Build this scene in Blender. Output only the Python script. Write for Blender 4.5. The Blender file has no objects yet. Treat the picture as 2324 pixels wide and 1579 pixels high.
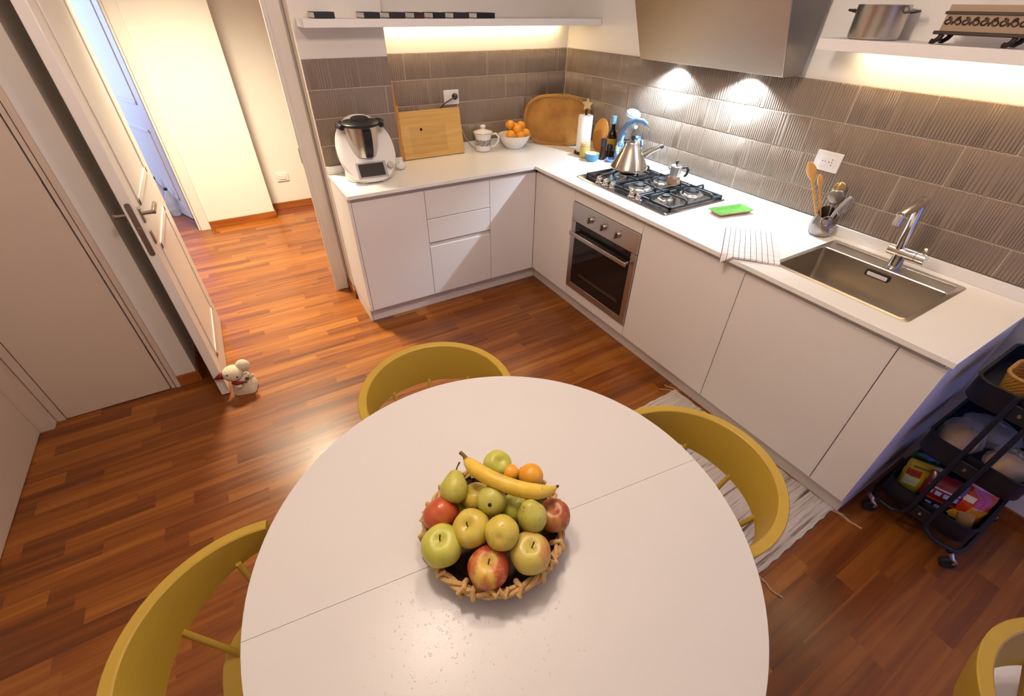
import bpy, math, random
from mathutils import Vector, Matrix
R = random.Random(11)
SC = bpy.context.scene
COL = SC.collection
PI = math.pi

# ------------------------------------------------------------------ camera
cam_d = bpy.data.cameras.new('camera'); cam = bpy.data.objects.new('camera', cam_d); COL.objects.link(cam)
SC.camera = cam
cam_d.sensor_fit = 'HORIZONTAL'; cam_d.sensor_width = 36.0; cam_d.lens = 36.0 * 1006.41 / 2324.0
cam_d.clip_start = 0.02
YAW, PITCH, ROLL = -0.5453, -0.6611, 0.0157
fw = Vector((-math.sin(YAW) * math.cos(PITCH), math.cos(YAW) * math.cos(PITCH), math.sin(PITCH)))
r0 = Vector((math.cos(YAW), math.sin(YAW), 0)); u0 = r0.cross(fw)
rt = r0 * math.cos(ROLL) + u0 * math.sin(ROLL); up = rt.cross(fw)
M = Matrix.Identity(4)
for i in range(3):
    M[i][0] = rt[i]; M[i][1] = up[i]; M[i][2] = -fw[i]
M.translation = Vector((-1.7629, -2.6195, 1.7529))
cam.matrix_world = M
CAMP = M.translation.copy()

# ------------------------------------------------------------------ world, lights, exposure
SC.view_settings.view_transform = 'Standard'; SC.view_settings.look = 'None'
SC.view_settings.gamma = 1.0; SC.view_settings.use_curve_mapping = False
SC.view_settings.exposure = 0.10
wd = bpy.data.worlds.new('dusk_sky'); SC.world = wd; wd.use_nodes = True
wd.node_tree.nodes['Background'].inputs[0].default_value = (0.07, 0.21, 1.0, 1)
wd.node_tree.nodes['Background'].inputs[1].default_value = 1.8

def light(kind, name, loc, power, col, **kw):
    d = bpy.data.lights.new(name, kind); d.energy = power; d.color = col
    o = bpy.data.objects.new(name, d); COL.objects.link(o); o.location = loc
    for k, v in kw.items():
        if k == 'rot': o.rotation_euler = v
        elif k == 'portal': d.cycles.is_portal = True
        else: setattr(d, k, v)
    return o
for lp in ((-1.62, -1.70, 2.22), (-1.08, -1.62, 2.22)):     # the two shades of the pendant over the table
    light('POINT', 'pendant_bulb_light', lp, 26, (1.0, 0.825, 0.685), shadow_soft_size=0.08)
light('SPOT', 'hall_lamp_light', (-1.86, 1.20, 2.64), 650, (1.0, 0.86, 0.60), rot=(0, 0, 0), spot_size=math.radians(120), spot_blend=1.0, shadow_soft_size=0.2)
for yy in (-0.52, -1.00):
    light('SPOT', 'hood_lamp_light', (0.561, yy, 1.499), 72, (0.66, 0.83, 1.0), rot=(0, 0, 0), spot_size=math.radians(132), spot_blend=0.4, shadow_soft_size=0.02)
light('AREA', 'window_portal', (0.13, -3.92, 1.15), 1, (1, 1, 1), rot=(-PI/2, 0, 0), shape='RECTANGLE', size=0.98, size_y=2.1, portal=True)
light('AREA', 'far_window_daylight', (-4.12, 3.95, 1.45), 60, (0.50, 0.66, 1.0), rot=(0, -PI/2, 0), shape='RECTANGLE', size=1.5, size_y=1.5)

# ------------------------------------------------------------------ helpers: meshes
class MB:
    def __init__(s): s.v = []; s.f = []; s.m = None
    def add(s, vs, fs):
        n = len(s.v)
        if s.m is not None: vs = [tuple(s.m @ Vector(p)) for p in vs]
        s.v += [tuple(p) for p in vs]; s.f += [tuple(n + i for i in q) for q in fs]
        return s
    def box(s, x0, x1, y0, y1, z0, z1):
        return s.add([(x0,y0,z0),(x1,y0,z0),(x1,y1,z0),(x0,y1,z0),(x0,y0,z1),(x1,y0,z1),(x1,y1,z1),(x0,y1,z1)],
                     [(0,3,2,1),(4,5,6,7),(0,1,5,4),(1,2,6,5),(2,3,7,6),(3,0,4,7)])
    def loft(s, loops, cap0=True, cap1=True, close=False):
        n = len(loops[0]); vs = [p for l in loops for p in l]; fs = []
        k = len(loops)
        for a in range(k if close else k - 1):
            b = (a + 1) % k
            for i in range(n):
                j = (i + 1) % n
                fs.append((a*n+i, a*n+j, b*n+j, b*n+i))
        if not close:
            if cap0: fs.append(tuple(range(n))[::-1])
            if cap1: fs.append(tuple((k-1)*n + i for i in range(n)))
        return s.add(vs, fs)
    def lathe(s, prof, seg=24, c=(0,0,0), cap0=True, cap1=True, sx=1, sy=1):
        return s.loft([[(c[0]+r*sx*math.cos(2*PI*i/seg), c[1]+r*sy*math.sin(2*PI*i/seg), c[2]+z) for i in range(seg)] for r, z in prof], cap0, cap1)
    def cyl(s, a, b, r, r2=None, seg=16):
        return s.tube([a, b], [r, r if r2 is None else r2], seg)
    def tube(s, pts, r, seg=8, closed=False, flat=1.0):
        pts = [Vector(p) for p in pts]; n = len(pts)
        rs = r if isinstance(r, (list, tuple)) else [r]*n
        loops = []; prev = None
        for i, p in enumerate(pts):
            if closed: t = pts[(i+1) % n] - pts[i-1]
            else: t = pts[min(i+1, n-1)] - pts[max(i-1, 0)]
            t.normalize()
            if prev is None:
                ref = Vector((0,0,1)) if abs(t.z) < 0.9 else Vector((1,0,0))
                a = t.cross(ref).normalized()
            else:
                a = (prev - t * prev.dot(t)).normalized()
            prev = a; b = t.cross(a)
            loops.append([tuple(p + (a*math.cos(2*PI*k/seg) + b*math.sin(2*PI*k/seg)*flat)*rs[i]) for k in range(seg)])
        return s.loft(loops, close=closed)
    def ell(s, c, rx, ry, rz, seg=16, rings=10):
        return s.loft([[(c[0]+rx*math.sin(PI*j/rings)*math.cos(2*PI*i/seg), c[1]+ry*math.sin(PI*j/rings)*math.sin(2*PI*i/seg), c[2]-rz*math.cos(PI*j/rings)) for i in range(seg)] for j in [0.06]+list(range(1, rings))+[rings-0.06]])
    def prism(s, outline, z0, z1):
        return s.loft([[(x, y, z0) for x, y in outline], [(x, y, z1) for x, y in outline]])
    def build(s, name, m, parent=None, bevel=0.0, smooth=40, loc=None, rot=None, seg=2, sub=0):
        me = bpy.data.meshes.new(name); me.from_pydata(s.v, [], s.f); me.validate(); me.update()
        if smooth:
            me.polygons.foreach_set('use_smooth', [True]*len(me.polygons))
            me.set_sharp_from_angle(angle=math.radians(smooth))
        o = bpy.data.objects.new(name, me); COL.objects.link(o)
        if m is not None: me.materials.append(m)
        if parent is not None: o.parent = parent
        if loc is not None: o.location = loc
        if rot is not None: o.rotation_euler = rot
        if bevel:
            b = o.modifiers.new('bevel', 'BEVEL'); b.width = bevel; b.segments = seg; b.limit_method = 'ANGLE'; b.angle_limit = math.radians(35)
        if sub:
            b = o.modifiers.new('sub', 'SUBSURF'); b.levels = sub; b.render_levels = sub
        return o

def rrect(w, d, r, n=4, cx=0, cy=0):
    out = []
    for (sx, sy, a0) in ((1,1,0),(-1,1,PI/2),(-1,-1,PI),(1,-1,1.5*PI)):
        for k in range(n+1):
            a = a0 + k*PI/2/n
            out.append((cx + sx*(w/2-r) + r*math.cos(a), cy + sy*(d/2-r) + r*math.sin(a)))
    return out
def ring(o, z): return [(x, y, z) for x, y in o]
def box(name, m, x0, x1, y0, y1, z0, z1, parent=None, bevel=0.0, **k):
    return MB().box(min(x0,x1), max(x0,x1), min(y0,y1), max(y0,y1), min(z0,z1), max(z0,z1)).build(name, m, parent, bevel, **k)
def empty(name, label, cat, loc=(0,0,0), rotz=0.0, group=None):
    o = bpy.data.objects.new(name, None); COL.objects.link(o); o.empty_display_size = 0.05
    o.location = loc; o.rotation_euler = (0, 0, rotz); o['label'] = label; o['category'] = cat
    if group: o['group'] = group
    return o
def tag(o, label, cat, group=None):
    o['label'] = label; o['category'] = cat
    if group: o['group'] = group
    return o
def struct(o): o['kind'] = 'structure'; return o
def copy_tree(o, parent=None):
    c = o.copy(); COL.objects.link(c); c.parent = parent
    for ch in list(o.children): copy_tree(ch, c)
    return c
def arc(c, r, a0, a1, n, plane='xy', z=0):
    out = []
    for i in range(n+1):
        a = a0 + (a1-a0)*i/n
        out.append((c[0]+r*math.cos(a), c[1]+r*math.sin(a)))
    return out

# ------------------------------------------------------------------ helpers: materials
def lin(h):
    h = h.lstrip('#'); out = []
    for i in (0, 2, 4):
        c = int(h[i:i+2], 16)/255.0
        out.append(c/12.92 if c <= 0.04045 else ((c+0.055)/1.055)**2.4)
    return tuple(out)
def mat(name, col, rough=0.5, metal=0.0, var=0.05, scale=6.0, bump=0.0, bscale=80.0, coat=0.0, trans=0.0, ior=1.45, emit=None, estr=0.0, spec=0.5, stretch=(1,1,1), sss=0.0, alpha=1.0, sheen=0.0):
    if isinstance(col, str): col = lin(col)
    m = bpy.data.materials.new(name); m.use_nodes = True
    nt = m.node_tree; N = nt.nodes; L = nt.links; b = N['Principled BSDF']
    tc = N.new('ShaderNodeTexCoord'); mp = N.new('ShaderNodeMapping'); mp.inputs['Scale'].default_value = stretch
    nz = N.new('ShaderNodeTexNoise'); nz.inputs['Scale'].default_value = scale; nz.inputs['Detail'].default_value = 3
    L.new(tc.outputs['Object'], mp.inputs[0]); L.new(mp.outputs[0], nz.inputs[0])
    mx = N.new('ShaderNodeMix'); mx.data_type = 'RGBA'
    mx.inputs[6].default_value = tuple(max(0, c*(1-var)) for c in col) + (1,)
    mx.inputs[7].default_value = tuple(min(1, c*(1+var)) for c in col) + (1,)
    L.new(nz.outputs[0], mx.inputs[0]); L.new(mx.outputs[2], b.inputs['Base Color'])
    b.inputs['Roughness'].default_value = rough; b.inputs['Metallic'].default_value = metal
    b.inputs['Coat Weight'].default_value = coat; b.inputs['Coat Roughness'].default_value = 0.1
    b.inputs['Transmission Weight'].default_value = trans; b.inputs['IOR'].default_value = ior
    b.inputs['Specular IOR Level'].default_value = spec; b.inputs['Alpha'].default_value = alpha
    b.inputs['Sheen Weight'].default_value = sheen
    if sss:
        b.inputs['Subsurface Weight'].default_value = sss; b.inputs['Subsurface Radius'].default_value = (0.01, 0.006, 0.004)
    if emit is not None:
        b.inputs['Emission Color'].default_value = tuple(emit) + (1,); b.inputs['Emission Strength'].default_value = estr
    if bump:
        n2 = N.new('ShaderNodeTexNoise'); n2.inputs['Scale'].default_value = bscale; n2.inputs['Detail'].default_value = 4
        L.new(mp.outputs[0], n2.inputs[0])
        bp = N.new('ShaderNodeBump'); bp.inputs['Strength'].default_value = bump; bp.inputs['Distance'].default_value = 0.002
        L.new(n2.outputs[0], bp.inputs['Height']); L.new(bp.outputs[0], b.inputs['Normal'])
    return m
def ramp(N, stops):
    r = N.new('ShaderNodeValToRGB'); e = r.color_ramp.elements
    while len(e) < len(stops): e.new(0.5)
    for i, (p, c) in enumerate(stops):
        e[i].position = p; e[i].color = (lin(c) if isinstance(c, str) else tuple(c)) + (1,)
    return r
def wood(name, stops, rough=0.3, axis=0, freq=26.0, along=1.6, rnd=None, coat=0.0, bump=0.05, coords='Object'):
    """wood with grain along an axis; rnd: 'object' or 'island' shifts the tone per piece"""
    m = bpy.data.materials.new(name); m.use_nodes = True
    nt = m.node_tree; N = nt.nodes; L = nt.links; b = N['Principled BSDF']
    tc = N.new('ShaderNodeTexCoord')
    src = tc.outputs['Object']
    if coords == 'World':
        g0 = N.new('ShaderNodeNewGeometry'); src = g0.outputs['Position']
    mp = N.new('ShaderNodeMapping'); sc = [freq]*3; sc[axis] = along; mp.inputs['Scale'].default_value = sc
    L.new(src, mp.inputs[0])
    vec = mp.outputs[0]; rout = None
    if rnd:
        if rnd == 'object':
            oi = N.new('ShaderNodeObjectInfo'); rout = oi.outputs['Random']
        else:
            ge = N.new('ShaderNodeNewGeometry'); rout = ge.outputs['Random Per Island']
        ml = N.new('ShaderNodeMath'); ml.operation = 'MULTIPLY'; ml.inputs[1].default_value = 60.0; L.new(rout, ml.inputs[0])
        ad = N.new('ShaderNodeVectorMath'); ad.operation = 'ADD'; L.new(vec, ad.inputs[0]); L.new(ml.outputs[0], ad.inputs[1]); vec = ad.outputs[0]
    nz = N.new('ShaderNodeTexNoise'); nz.inputs['Scale'].default_value = 1.0; nz.inputs['Detail'].default_value = 5; nz.inputs['Distortion'].default_value = 0.6
    L.new(vec, nz.inputs[0])
    fac = nz.outputs[0]
    if rnd:
        m1 = N.new('ShaderNodeMath'); m1.operation = 'MULTIPLY_ADD'; m1.inputs[1].default_value = 0.34; m1.inputs[2].default_value = -0.17; L.new(rout, m1.inputs[0])
        m2 = N.new('ShaderNodeMath'); m2.operation = 'ADD'; L.new(fac, m2.inputs[0]); L.new(m1.outputs[0], m2.inputs[1]); fac = m2.outputs[0]
    rp = ramp(N, stops); L.new(fac, rp.inputs[0]); L.new(rp.outputs[0], b.inputs['Base Color'])
    b.inputs['Roughness'].default_value = rough; b.inputs['Coat Weight'].default_value = coat; b.inputs['Coat Roughness'].default_value = 0.15
    if bump:
        bp = N.new('ShaderNodeBump'); bp.inputs['Strength'].default_value = bump; bp.inputs['Distance'].default_value = 0.001
        L.new(nz.outputs[0], bp.inputs['Height']); L.new(bp.outputs[0], b.inputs['Normal'])
    return m

WALL = mat('wall_paint', (0.78, 0.74, 0.69), 0.75, var=0.02, bump=0.05, bscale=150)
CEIL = mat('ceiling_paint', (0.82, 0.80, 0.77), 0.85, var=0.02)
LACQ = mat('white_matt_lacquer', (0.76, 0.72, 0.69), 0.42, var=0.012, scale=3)
DOORW = mat('white_door_paint', (0.74, 0.69, 0.64), 0.32, var=0.02, scale=3)
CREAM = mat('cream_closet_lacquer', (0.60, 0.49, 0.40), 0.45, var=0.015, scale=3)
DOORB = mat('cool_white_door_paint', (0.74, 0.72, 0.72), 0.35, var=0.02, scale=3)
QUARTZ = mat('white_worktop', (0.82, 0.80, 0.77), 0.22, var=0.012, scale=40, spec=0.5)
TABW = mat('white_table_laminate', (0.62, 0.59, 0.57), 0.30, var=0.012, scale=5, bump=0.02, bscale=300)
CHAN = mat('grip_channel_grey', (0.60, 0.55, 0.50), 0.5, var=0.03)
GROUT = mat('tile_grout', (0.48, 0.40, 0.31), 0.85, var=0.06, scale=40)
STEEL = mat('brushed_steel', (0.56, 0.53, 0.49), 0.30, 1.0, var=0.05, scale=30, stretch=(1, 12, 1))
STEELD = mat('satin_steel_dark', (0.34, 0.30, 0.27), 0.34, 1.0, var=0.06, scale=30, stretch=(1, 10, 1))
STEELH = mat('hood_steel', (0.53, 0.47, 0.39), 0.34, 1.0, var=0.04, scale=20, stretch=(1, 1, 14))
CHROME = mat('chrome', (0.72, 0.70, 0.68), 0.10, 1.0, var=0.02)
ALU = mat('cast_aluminium', (0.70, 0.66, 0.62), 0.28, 1.0, var=0.05, scale=40)
IRON = mat('cast_iron_black', (0.018, 0.018, 0.02), 0.5, var=0.2, scale=60, bump=0.15, bscale=400)
BLACKP = mat('black_plastic', (0.018, 0.017, 0.017), 0.38, var=0.1)
BLACKG = mat('black_oven_glass', (0.012, 0.009, 0.008), 0.06, var=0.1, spec=0.6)
SCREEN = mat('dark_screen', (0.022, 0.017, 0.015), 0.14, var=0.1)
WHITEP = mat('white_plastic', (0.76, 0.72, 0.70), 0.32, var=0.015)
CERAM = mat('white_ceramic', (0.80, 0.76, 0.72), 0.16, var=0.02, coat=0.3)
GREYP = mat('grey_plastic', (0.38, 0.36, 0.36), 0.35, var=0.03)
YEL = mat('yellow_painted_wood', (0.44, 0.285, 0.036), 0.40, var=0.07, scale=30, stretch=(1, 1, 9), bump=0.06, bscale=60)
NAVY = mat('dark_navy_metal', (0.008, 0.009, 0.015), 0.42, var=0.1)
RUBBER = mat('black_rubber', (0.015, 0.015, 0.017), 0.55, var=0.1)
PLANK_STOPS = [(0.10, '#562a10'), (0.38, '#783f14'), (0.60, '#90521b'), (0.90, '#ac6e2a')]
PLANK = wood('parquet', PLANK_STOPS, 0.30, 0, 30, 1.5, 'object', coat=0.08, coords='World', bump=0.03)
PLANKS = wood('parquet_far', PLANK_STOPS, 0.30, 0, 30, 1.5, 'island', coat=0.08, coords='World', bump=0.03)
SKIRT = wood('skirting_wood', [(0.2, '#6d3413'), (0.5, '#9a5420'), (0.85, '#b26a2c')], 0.35, 0, 30, 2, coords='World')
BOARD = wood('bamboo_board', [(0.15, '#9c6320'), (0.5, '#c08a38'), (0.85, '#d8a850')], 0.45, 0, 34, 2.5)
BOARDV = wood('beech_board', [(0.2, '#a9661f'), (0.5, '#b97a30'), (0.85, '#cb9246')], 0.45, 2, 40, 3)
SPOONW = wood('spoon_wood', [(0.2, '#b27d38'), (0.5, '#c9964e'), (0.85, '#dcb06a')], 0.5, 2, 60, 6)
DARKW = wood('dark_carved_wood', [(0.2, '#1b0f08'), (0.6, '#332014'), (0.9, '#4a3020')], 0.5, 1, 40, 4)

def tile_mat():
    m = mat('taupe_glazed_tile', (0.175, 0.132, 0.102), 0.17, var=0.0, spec=0.6)
    nt = m.node_tree; N = nt.nodes; L = nt.links; b = N['Principled BSDF']
    oi = N.new('ShaderNodeObjectInfo'); rp = ramp(N, [(0.0, (0.240, 0.182, 0.138)), (1.0, (0.272, 0.207, 0.158))])
    L.new(oi.outputs['Random'], rp.inputs[0]); L.new(rp.outputs[0], b.inputs['Base Color'])
    return m
TILE = tile_mat()
LED = mat('warm_led', (1, 0.9, 0.7), 0.5, emit=(1.0, 0.74, 0.39), estr=32.0)
LEDW = mat('cool_lamp_glass', (1, 1, 1), 0.5, emit=(0.88, 0.94, 1.0), estr=25.0)

# ------------------------------------------------------------------ setting: floor with parquet strips
floor = struct(box('floor', mat('floor_screed', (0.16, 0.06, 0.025), 0.8), -4.2, 0.95, -4.08, 5.3, -0.06, -0.0125))
unit = MB().box(0, 1, 0, 1, 0, 1)
um = bpy.data.meshes.new('plank'); um.from_pydata(unit.v, [], unit.f); um.materials.append(PLANK)
def project(P):
    d = Vector(P) - CAMP; z = d.dot(fw)
    if z < 0.05: return None
    k = 1006.41/z
    return (1162 + k*d.dot(rt), 789.5 - k*d.dot(up), z)
pl = []
PW = 0.07
rows = int((2.62 + 3.9)/PW)
for i in range(rows):
    y0 = -3.9 + i*PW
    x = -4.1 - R.random()*0.45
    while x < 0.66:
        ln = R.choice((0.40, 0.45, 0.45, 0.50))
        x1 = min(x + ln, 0.66)
        if y0 > 0.55 and x1 > 0.66: x1 = 0.66
        if x1 - x > 0.02: pl.append((x, x1, y0, y0 + PW))
        x += ln
def plank_score(q):
    cx, cy = (q[0]+q[1])/2, (q[2]+q[3])/2
    if cx > 0.07 and cy > -2.42: return 0
    if cy > 0.05 and cy < 0.62 and cx > -1.30: return 0
    if cx < -2.30 and -0.05 < cy < 0.62: return 0
    if cx < -3.05 and cy < 0: return 0
    if cy > 2.4: return 0
    if cy > 0.6 and (cx > -0.9 or cx < -2.5): return 0
    p = project((cx, cy, 0))
    if p is None or not (-30 < p[0] < 2354 and 20 < p[1] < 1609): return 0
    # hidden under the round table?
    t = (0.74 - CAMP.z)/(0 - CAMP.z)
    hx, hy = CAMP.x + (cx-CAMP.x)*t, CAMP.y + (cy-CAMP.y)*t
    if math.hypot(hx+1.473, hy+2.132) < 0.54: return 0
    ax = project((q[0], cy, 0)); bx = project((q[1], cy, 0)); a2 = project((cx, q[2], 0)); b2 = project((cx, q[3], 0))
    if not (ax and bx and a2 and b2): return 0
    return abs((bx[0]-ax[0])*(b2[1]-a2[1]) - (bx[1]-ax[1])*(b2[0]-a2[0]))
pl.sort(key=plank_score, reverse=True)
far = MB()
for i, q in enumerate(pl):
    if i < 300 and plank_score(q) > 0:
        o = bpy.data.objects.new('plank', um); COL.objects.link(o); o.parent = floor
        o.location = (q[0]+0.0001, q[2]+0.0001, -0.0125); o.scale = (q[1]-q[0]-0.0002, q[3]-q[2]-0.0002, 0.0125 + R.uniform(-0.00005, 0.00005))
    else:
        far.box(q[0]+0.0001, q[1]-0.0001, q[2]+0.0001, q[3]-0.0001, -0.0125, 0)
fo = far.build('parquet_strips', PLANKS, floor, smooth=0); fo['kind'] = 'stuff'
REDF = wood('far_room_parquet', [(0.2, '#5a2a18'), (0.6, '#7c412a'), (0.9, '#96563a')], 0.3, 0, 30, 1.5, coords='World')
struct(box('floor_far_room', REDF, -4.2, 0.8, 2.4, 5.3, -0.0124, 0.0002)) 

# ------------------------------------------------------------------ setting: walls
H = 2.72
struct(box('ceiling', CEIL, -4.3, 1.0, -4.08, 5.4, H, H + 0.06))
wall_right = struct(box('wall_right', WALL, 0.640, 0.78, -3.92, 0.75, 0, H))
wall_back = struct(box('wall_back', WALL, -1.285, 0.640, 0.610, 0.75, 0, H))
wall_pillar = struct(box('wall_pillar', WALL, -1.285, -0.798, 0.446, 0.6105, 0, H))
struct(box('wall_back_left', WALL, -2.32, -2.225, 0.60, 0.75, 0, H))
struct(box('wall_back_over_door', WALL, -2.225, -1.285, 0.612, 0.75, 2.12, H))
struct(box('wall_left_return', WALL, -2.46, -2.32, 0.0, 0.75, 0, H))
wl = struct(MB().box(-2.42, -2.32, -0.05, 0.0, 0, H).box(-3.10, -2.42, -0.05, 0.0, 2.12, H).box(-3.3, -2.98, -0.05, 0.05, 0, H).box(-2.98, -2.955, -0.05, 0.0, 0, 2.12).build('wall_left_back', WALL))
struct(box('wall_left', WALL, -3.2, -3.045, -3.92, -0.05, 0, H))
# front wall behind the viewer, with the window that lets the dusk light in
struct(MB().box(-3.2, -0.36, -4.08, -3.92, 0, H).box(0.62, 0.80, -4.08, -3.92, 0, H).box(-0.36, 0.62, -4.08, -3.92, 2.20, H).box(-0.36, 0.62, -4.08, -3.92, 0, 0.10).build('wall_front', WALL))
# hall and the room beyond it
struct(box('wall_hall_back', WALL, -2.155, -1.572, 2.36, 2.70, 0, H))
struct(box('wall_hall_back_right', WALL, -1.572, 0.95, 2.58, 2.70, 0, H))
struct(box('wall_hall_right', WALL, 0.80, 0.95, 0.6, 2.6, 0, H))
struct(MB().box(-2.155-0.08-0.80, -2.235, 2.36, 2.66, 2.12, H).box(-4.2, -3.035, 2.36, 2.66, 0, H).build('wall_hall_left', WALL))
struct(MB().box(-4.3, -4.15, -0.1, 3.15, 0, H).box(-4.3, -4.15, 4.75, 5.3, 0, H).box(-4.3, -4.15, 3.15, 4.75, 2.25, H).box(-4.3, -4.15, 3.15, 4.75, 0, 0.65).build('wall_hall_end', WALL))
struct(box('wall_hall_front', WALL, -4.2, -2.46, 0.60, 0.75, 0, H))
struct(box('wall_far_room_back', WALL, -4.2, 0.95, 5.28, 5.4, 0, H))
struct(box('wall_far_room_right', WALL, 0.80, 0.95, 2.70, 5.3, 0, H))

# skirting boards
SK = 0.07
for n, a in (('baseboard_back_left', (-2.416, -2.32, -0.062, -0.05)), ('baseboard_return', (-2.32, -2.308, -0.062, 0.59)),
             ('baseboard_pillar', (-1.297, -1.2865, 0.40, 0.596)), ('baseboard_hall', (-2.152, -1.572, 2.348, 2.36)), ('baseboard_hall_step', (-1.572, -1.560, 2.348, 2.58)),
             ('baseboard_hall_right', (-1.560, 0.79, 2.568, 2.58)), ('baseboard_right', (0.628, 0.640, -3.91, -2.44))):
    struct(box(n, SKIRT, a[0], a[1], a[2], a[3], 0, SK, bevel=0.002))

# ------------------------------------------------------------------ tiles: 30 x 15 cm ribbed pieces in running bond
cache = {}
def tile_mesh(w, h, seed):
    key = (round(w, 3), round(h, 3), seed)
    if key in cache: return cache[key]
    rr = random.Random(seed*7+3)
    prof = [(0.0, 0.0)]; x = 0.0; D = 0.0090
    while x < w - 1e-4:
        kind = rr.choice(('mid', 'coarse', 'coarse', 'wide', 'mid', 'flat'))
        pitch = {'mid': 0.0092, 'coarse': 0.0120, 'wide': 0.0155, 'flat': 0.024}[kind]
        n = {'mid': rr.randint(4, 8), 'coarse': rr.randint(3, 7), 'wide': rr.randint(2, 4), 'flat': 1}[kind]
        for _ in range(n):
            p = min(pitch, w - x)
            if p < 0.004: x = w; break
            d = 0.0030; e = min(0.34*p, 0.0042)
            prof += [(x+0.0003, D-d), (x+e*0.35, D-d*0.42), (x+e, D-d*0.06), (x+p*0.5, D), (x+p-e, D-d*0.06), (x+p-e*0.35, D-d*0.42), (x+p-0.0003, D-d)]
            x += p
    prof.append((w, 0.0))
    b = MB(); n = len(prof); c = 0.0028
    def row(z, cut): return [(px, -max(py-cut, 0.0), z) for px, py in prof]
    vs = row(0, 0.0035) + row(c, 0) + row(h-c, 0) + row(h, 0.0035)
    fs = [(k*n+i, k*n+i+1, (k+1)*n+i+1, (k+1)*n+i) for k in range(3) for i in range(n-1)] + [tuple(range(n))[::-1], tuple(3*n+i for i in range(n))]
    b.add(vs, fs)
    me = bpy.data.meshes.new('tile'); me.from_pydata(b.v, [], b.f)
    me.polygons.foreach_set('use_smooth', [True]*len(me.polygons)); me.set_sharp_from_angle(angle=math.radians(48))
    me.materials.append(TILE); cache[key] = me
    return me
ZR = [(1.048, 0.114-0.0), (1.197, 0.149), (1.346, 0.149), (1.496, 0.149)]
ZR = [(0.935, 1.0465), (1.0495, 1.1955), (1.1985, 1.3445), (1.3475, 1.495)]
def tile_run(wall, origin, direction, length, rotz, phase, holes=()):
    cnt = 0
    for ri, (z0, z1) in enumerate(ZR):
        x = -0.15*((ri+phase) % 2)
        while x < length - 0.004:
            a, b = max(x, 0)+0.0002, min(x+0.30, length)-0.0002
            if b - a > 0.012:
                sd = (cnt*5 + ri*3 + phase) % 9 if b - a > 0.29 else 20 + cnt % 4
                o = bpy.data.objects.new('tile', tile_mesh(b-a, z1-z0, sd)); COL.objects.link(o); o.parent = wall
                o.location = (origin[0]+direction[0]*a, origin[1]+direction[1]*a, z0); o.rotation_euler = (0, 0, rotz)
                cnt += 1
            x += 0.30
box('grout_bed', GROUT, -0.796, 0.632, 0.6030, 0.6098, 0.936, 1.4935, wall_back)
box('grout_bed', GROUT, -1.284, -0.799, 0.4380, 0.4458, 0.936, 1.4935, wall_pillar)
box('grout_bed', GROUT, 0.6320, 0.6398, -2.70, 0.602, 0.936, 1.4935, wall_right)
tile_run(wall_back, (-0.796, 0.6085), (1, 0), 1.425, 0, 0)
tile_run(wall_pillar, (-1.285, 0.4435), (1, 0), 0.488, 0, 1)
# wall at the right: ribs face -x
tile_run(wall_right, (0.6375, 0.590), (0, -1), 3.30, -PI/2, 1)

# ------------------------------------------------------------------ doors and casings
# kitchen door standing open at a right angle, hinged at the left jamb
door_1 = bpy.data.objects.new('door_1', None); COL.objects.link(door_1); door_1.location = (-2.20, 0.58, 0.006); struct(door_1)
DW = 0.845   # leaf width (towards -y), local: x -0.02..0.02
leaf = MB().box(-0.0215, 0.0195, -DW, 0, 0.0, 2.06).build('leaf', DOORW, door_1, 0.003)
for sx in (1, -1):
    for (z0, z1) in ((0.16, 0.84), (1.02, 1.92)):
        fr = MB(); xx = 0.0195*1 if sx > 0 else -0.0215
        y0, y1 = -DW+0.135, -0.135
        for (a, b_, c, d) in ((y0, y1, z0, z0+0.028), (y0, y1, z1-0.028, z1), (y0, y0+0.028, z0, z1), (y1-0.028, y1, z0, z1)):
            fr.box(min(xx, xx+sx*0.0045), max(xx, xx+sx*0.0045), a, b_, c, d)
        fr.build('panel_moulding', DOORW, door_1, 0.002)
MB().prism(rrect(0.022, 0.235, 0.011), 0, 0.0015).build('lock_plate', STEELD, door_1, loc=(0.0, -DW-0.0002, 0.96), rot=(PI/2, 0, 0))
MB().box(-0.006, 0.006, -0.004, 0.0, -0.018, 0.018).build('latch_bolt', CHROME, door_1, 0.001, loc=(0, -DW-0.0012, 0.955))
for sx in (1, -1):
    x0 = 0.0195 if sx > 0 else -0.0215
    h = MB(); h.box(min(x0, x0+sx*0.007), max(x0, x0+sx*0.007), -0.016, 0.016, -0.032, 0.032)
    h.cyl((x0, 0, 0.006), (x0+sx*0.048, 0, 0.006), 0.009, seg=12)
    hd = h.build('handle', STEELD, door_1, 0.002, loc=(0, -DW+0.062, 1.005))
    MB().box(-0.007, 0.007, -0.006, 0.118, -0.010, 0.010).build('lever', STEELD, hd, 0.004, loc=(x0+sx*0.048, 0, 0.006))
    MB().box(-0.0035, 0.0035, -0.014, 0.014, -0.030, 0.030).build('key_plate', STEELD, door_1, 0.002, loc=(x0+sx*0.003, -DW+0.062, 0.905))
# doorway casing of the kitchen door
struct(MB().box(-1.395, -1.300, 0.588, 0.612, 0, 2.12).box(-1.37, -1.285, 0.612, 0.75, 0, 2.12).box(-1.385, -1.372, 0.580, 0.588, 0, 2.12).build('trim_1', DOORW, bevel=0.004))
struct(MB().box(-2.30, -2.225, 0.588, 0.600, 0, 2.12).box(-2.245, -2.225, 0.600, 0.75, 0, 2.12).build('trim_2', DOORW, bevel=0.004))
struct(box('trim_strike', STEELD, -1.3985, -1.395, 0.592, 0.606, 0.93, 1.02, bevel=0.001))
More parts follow.
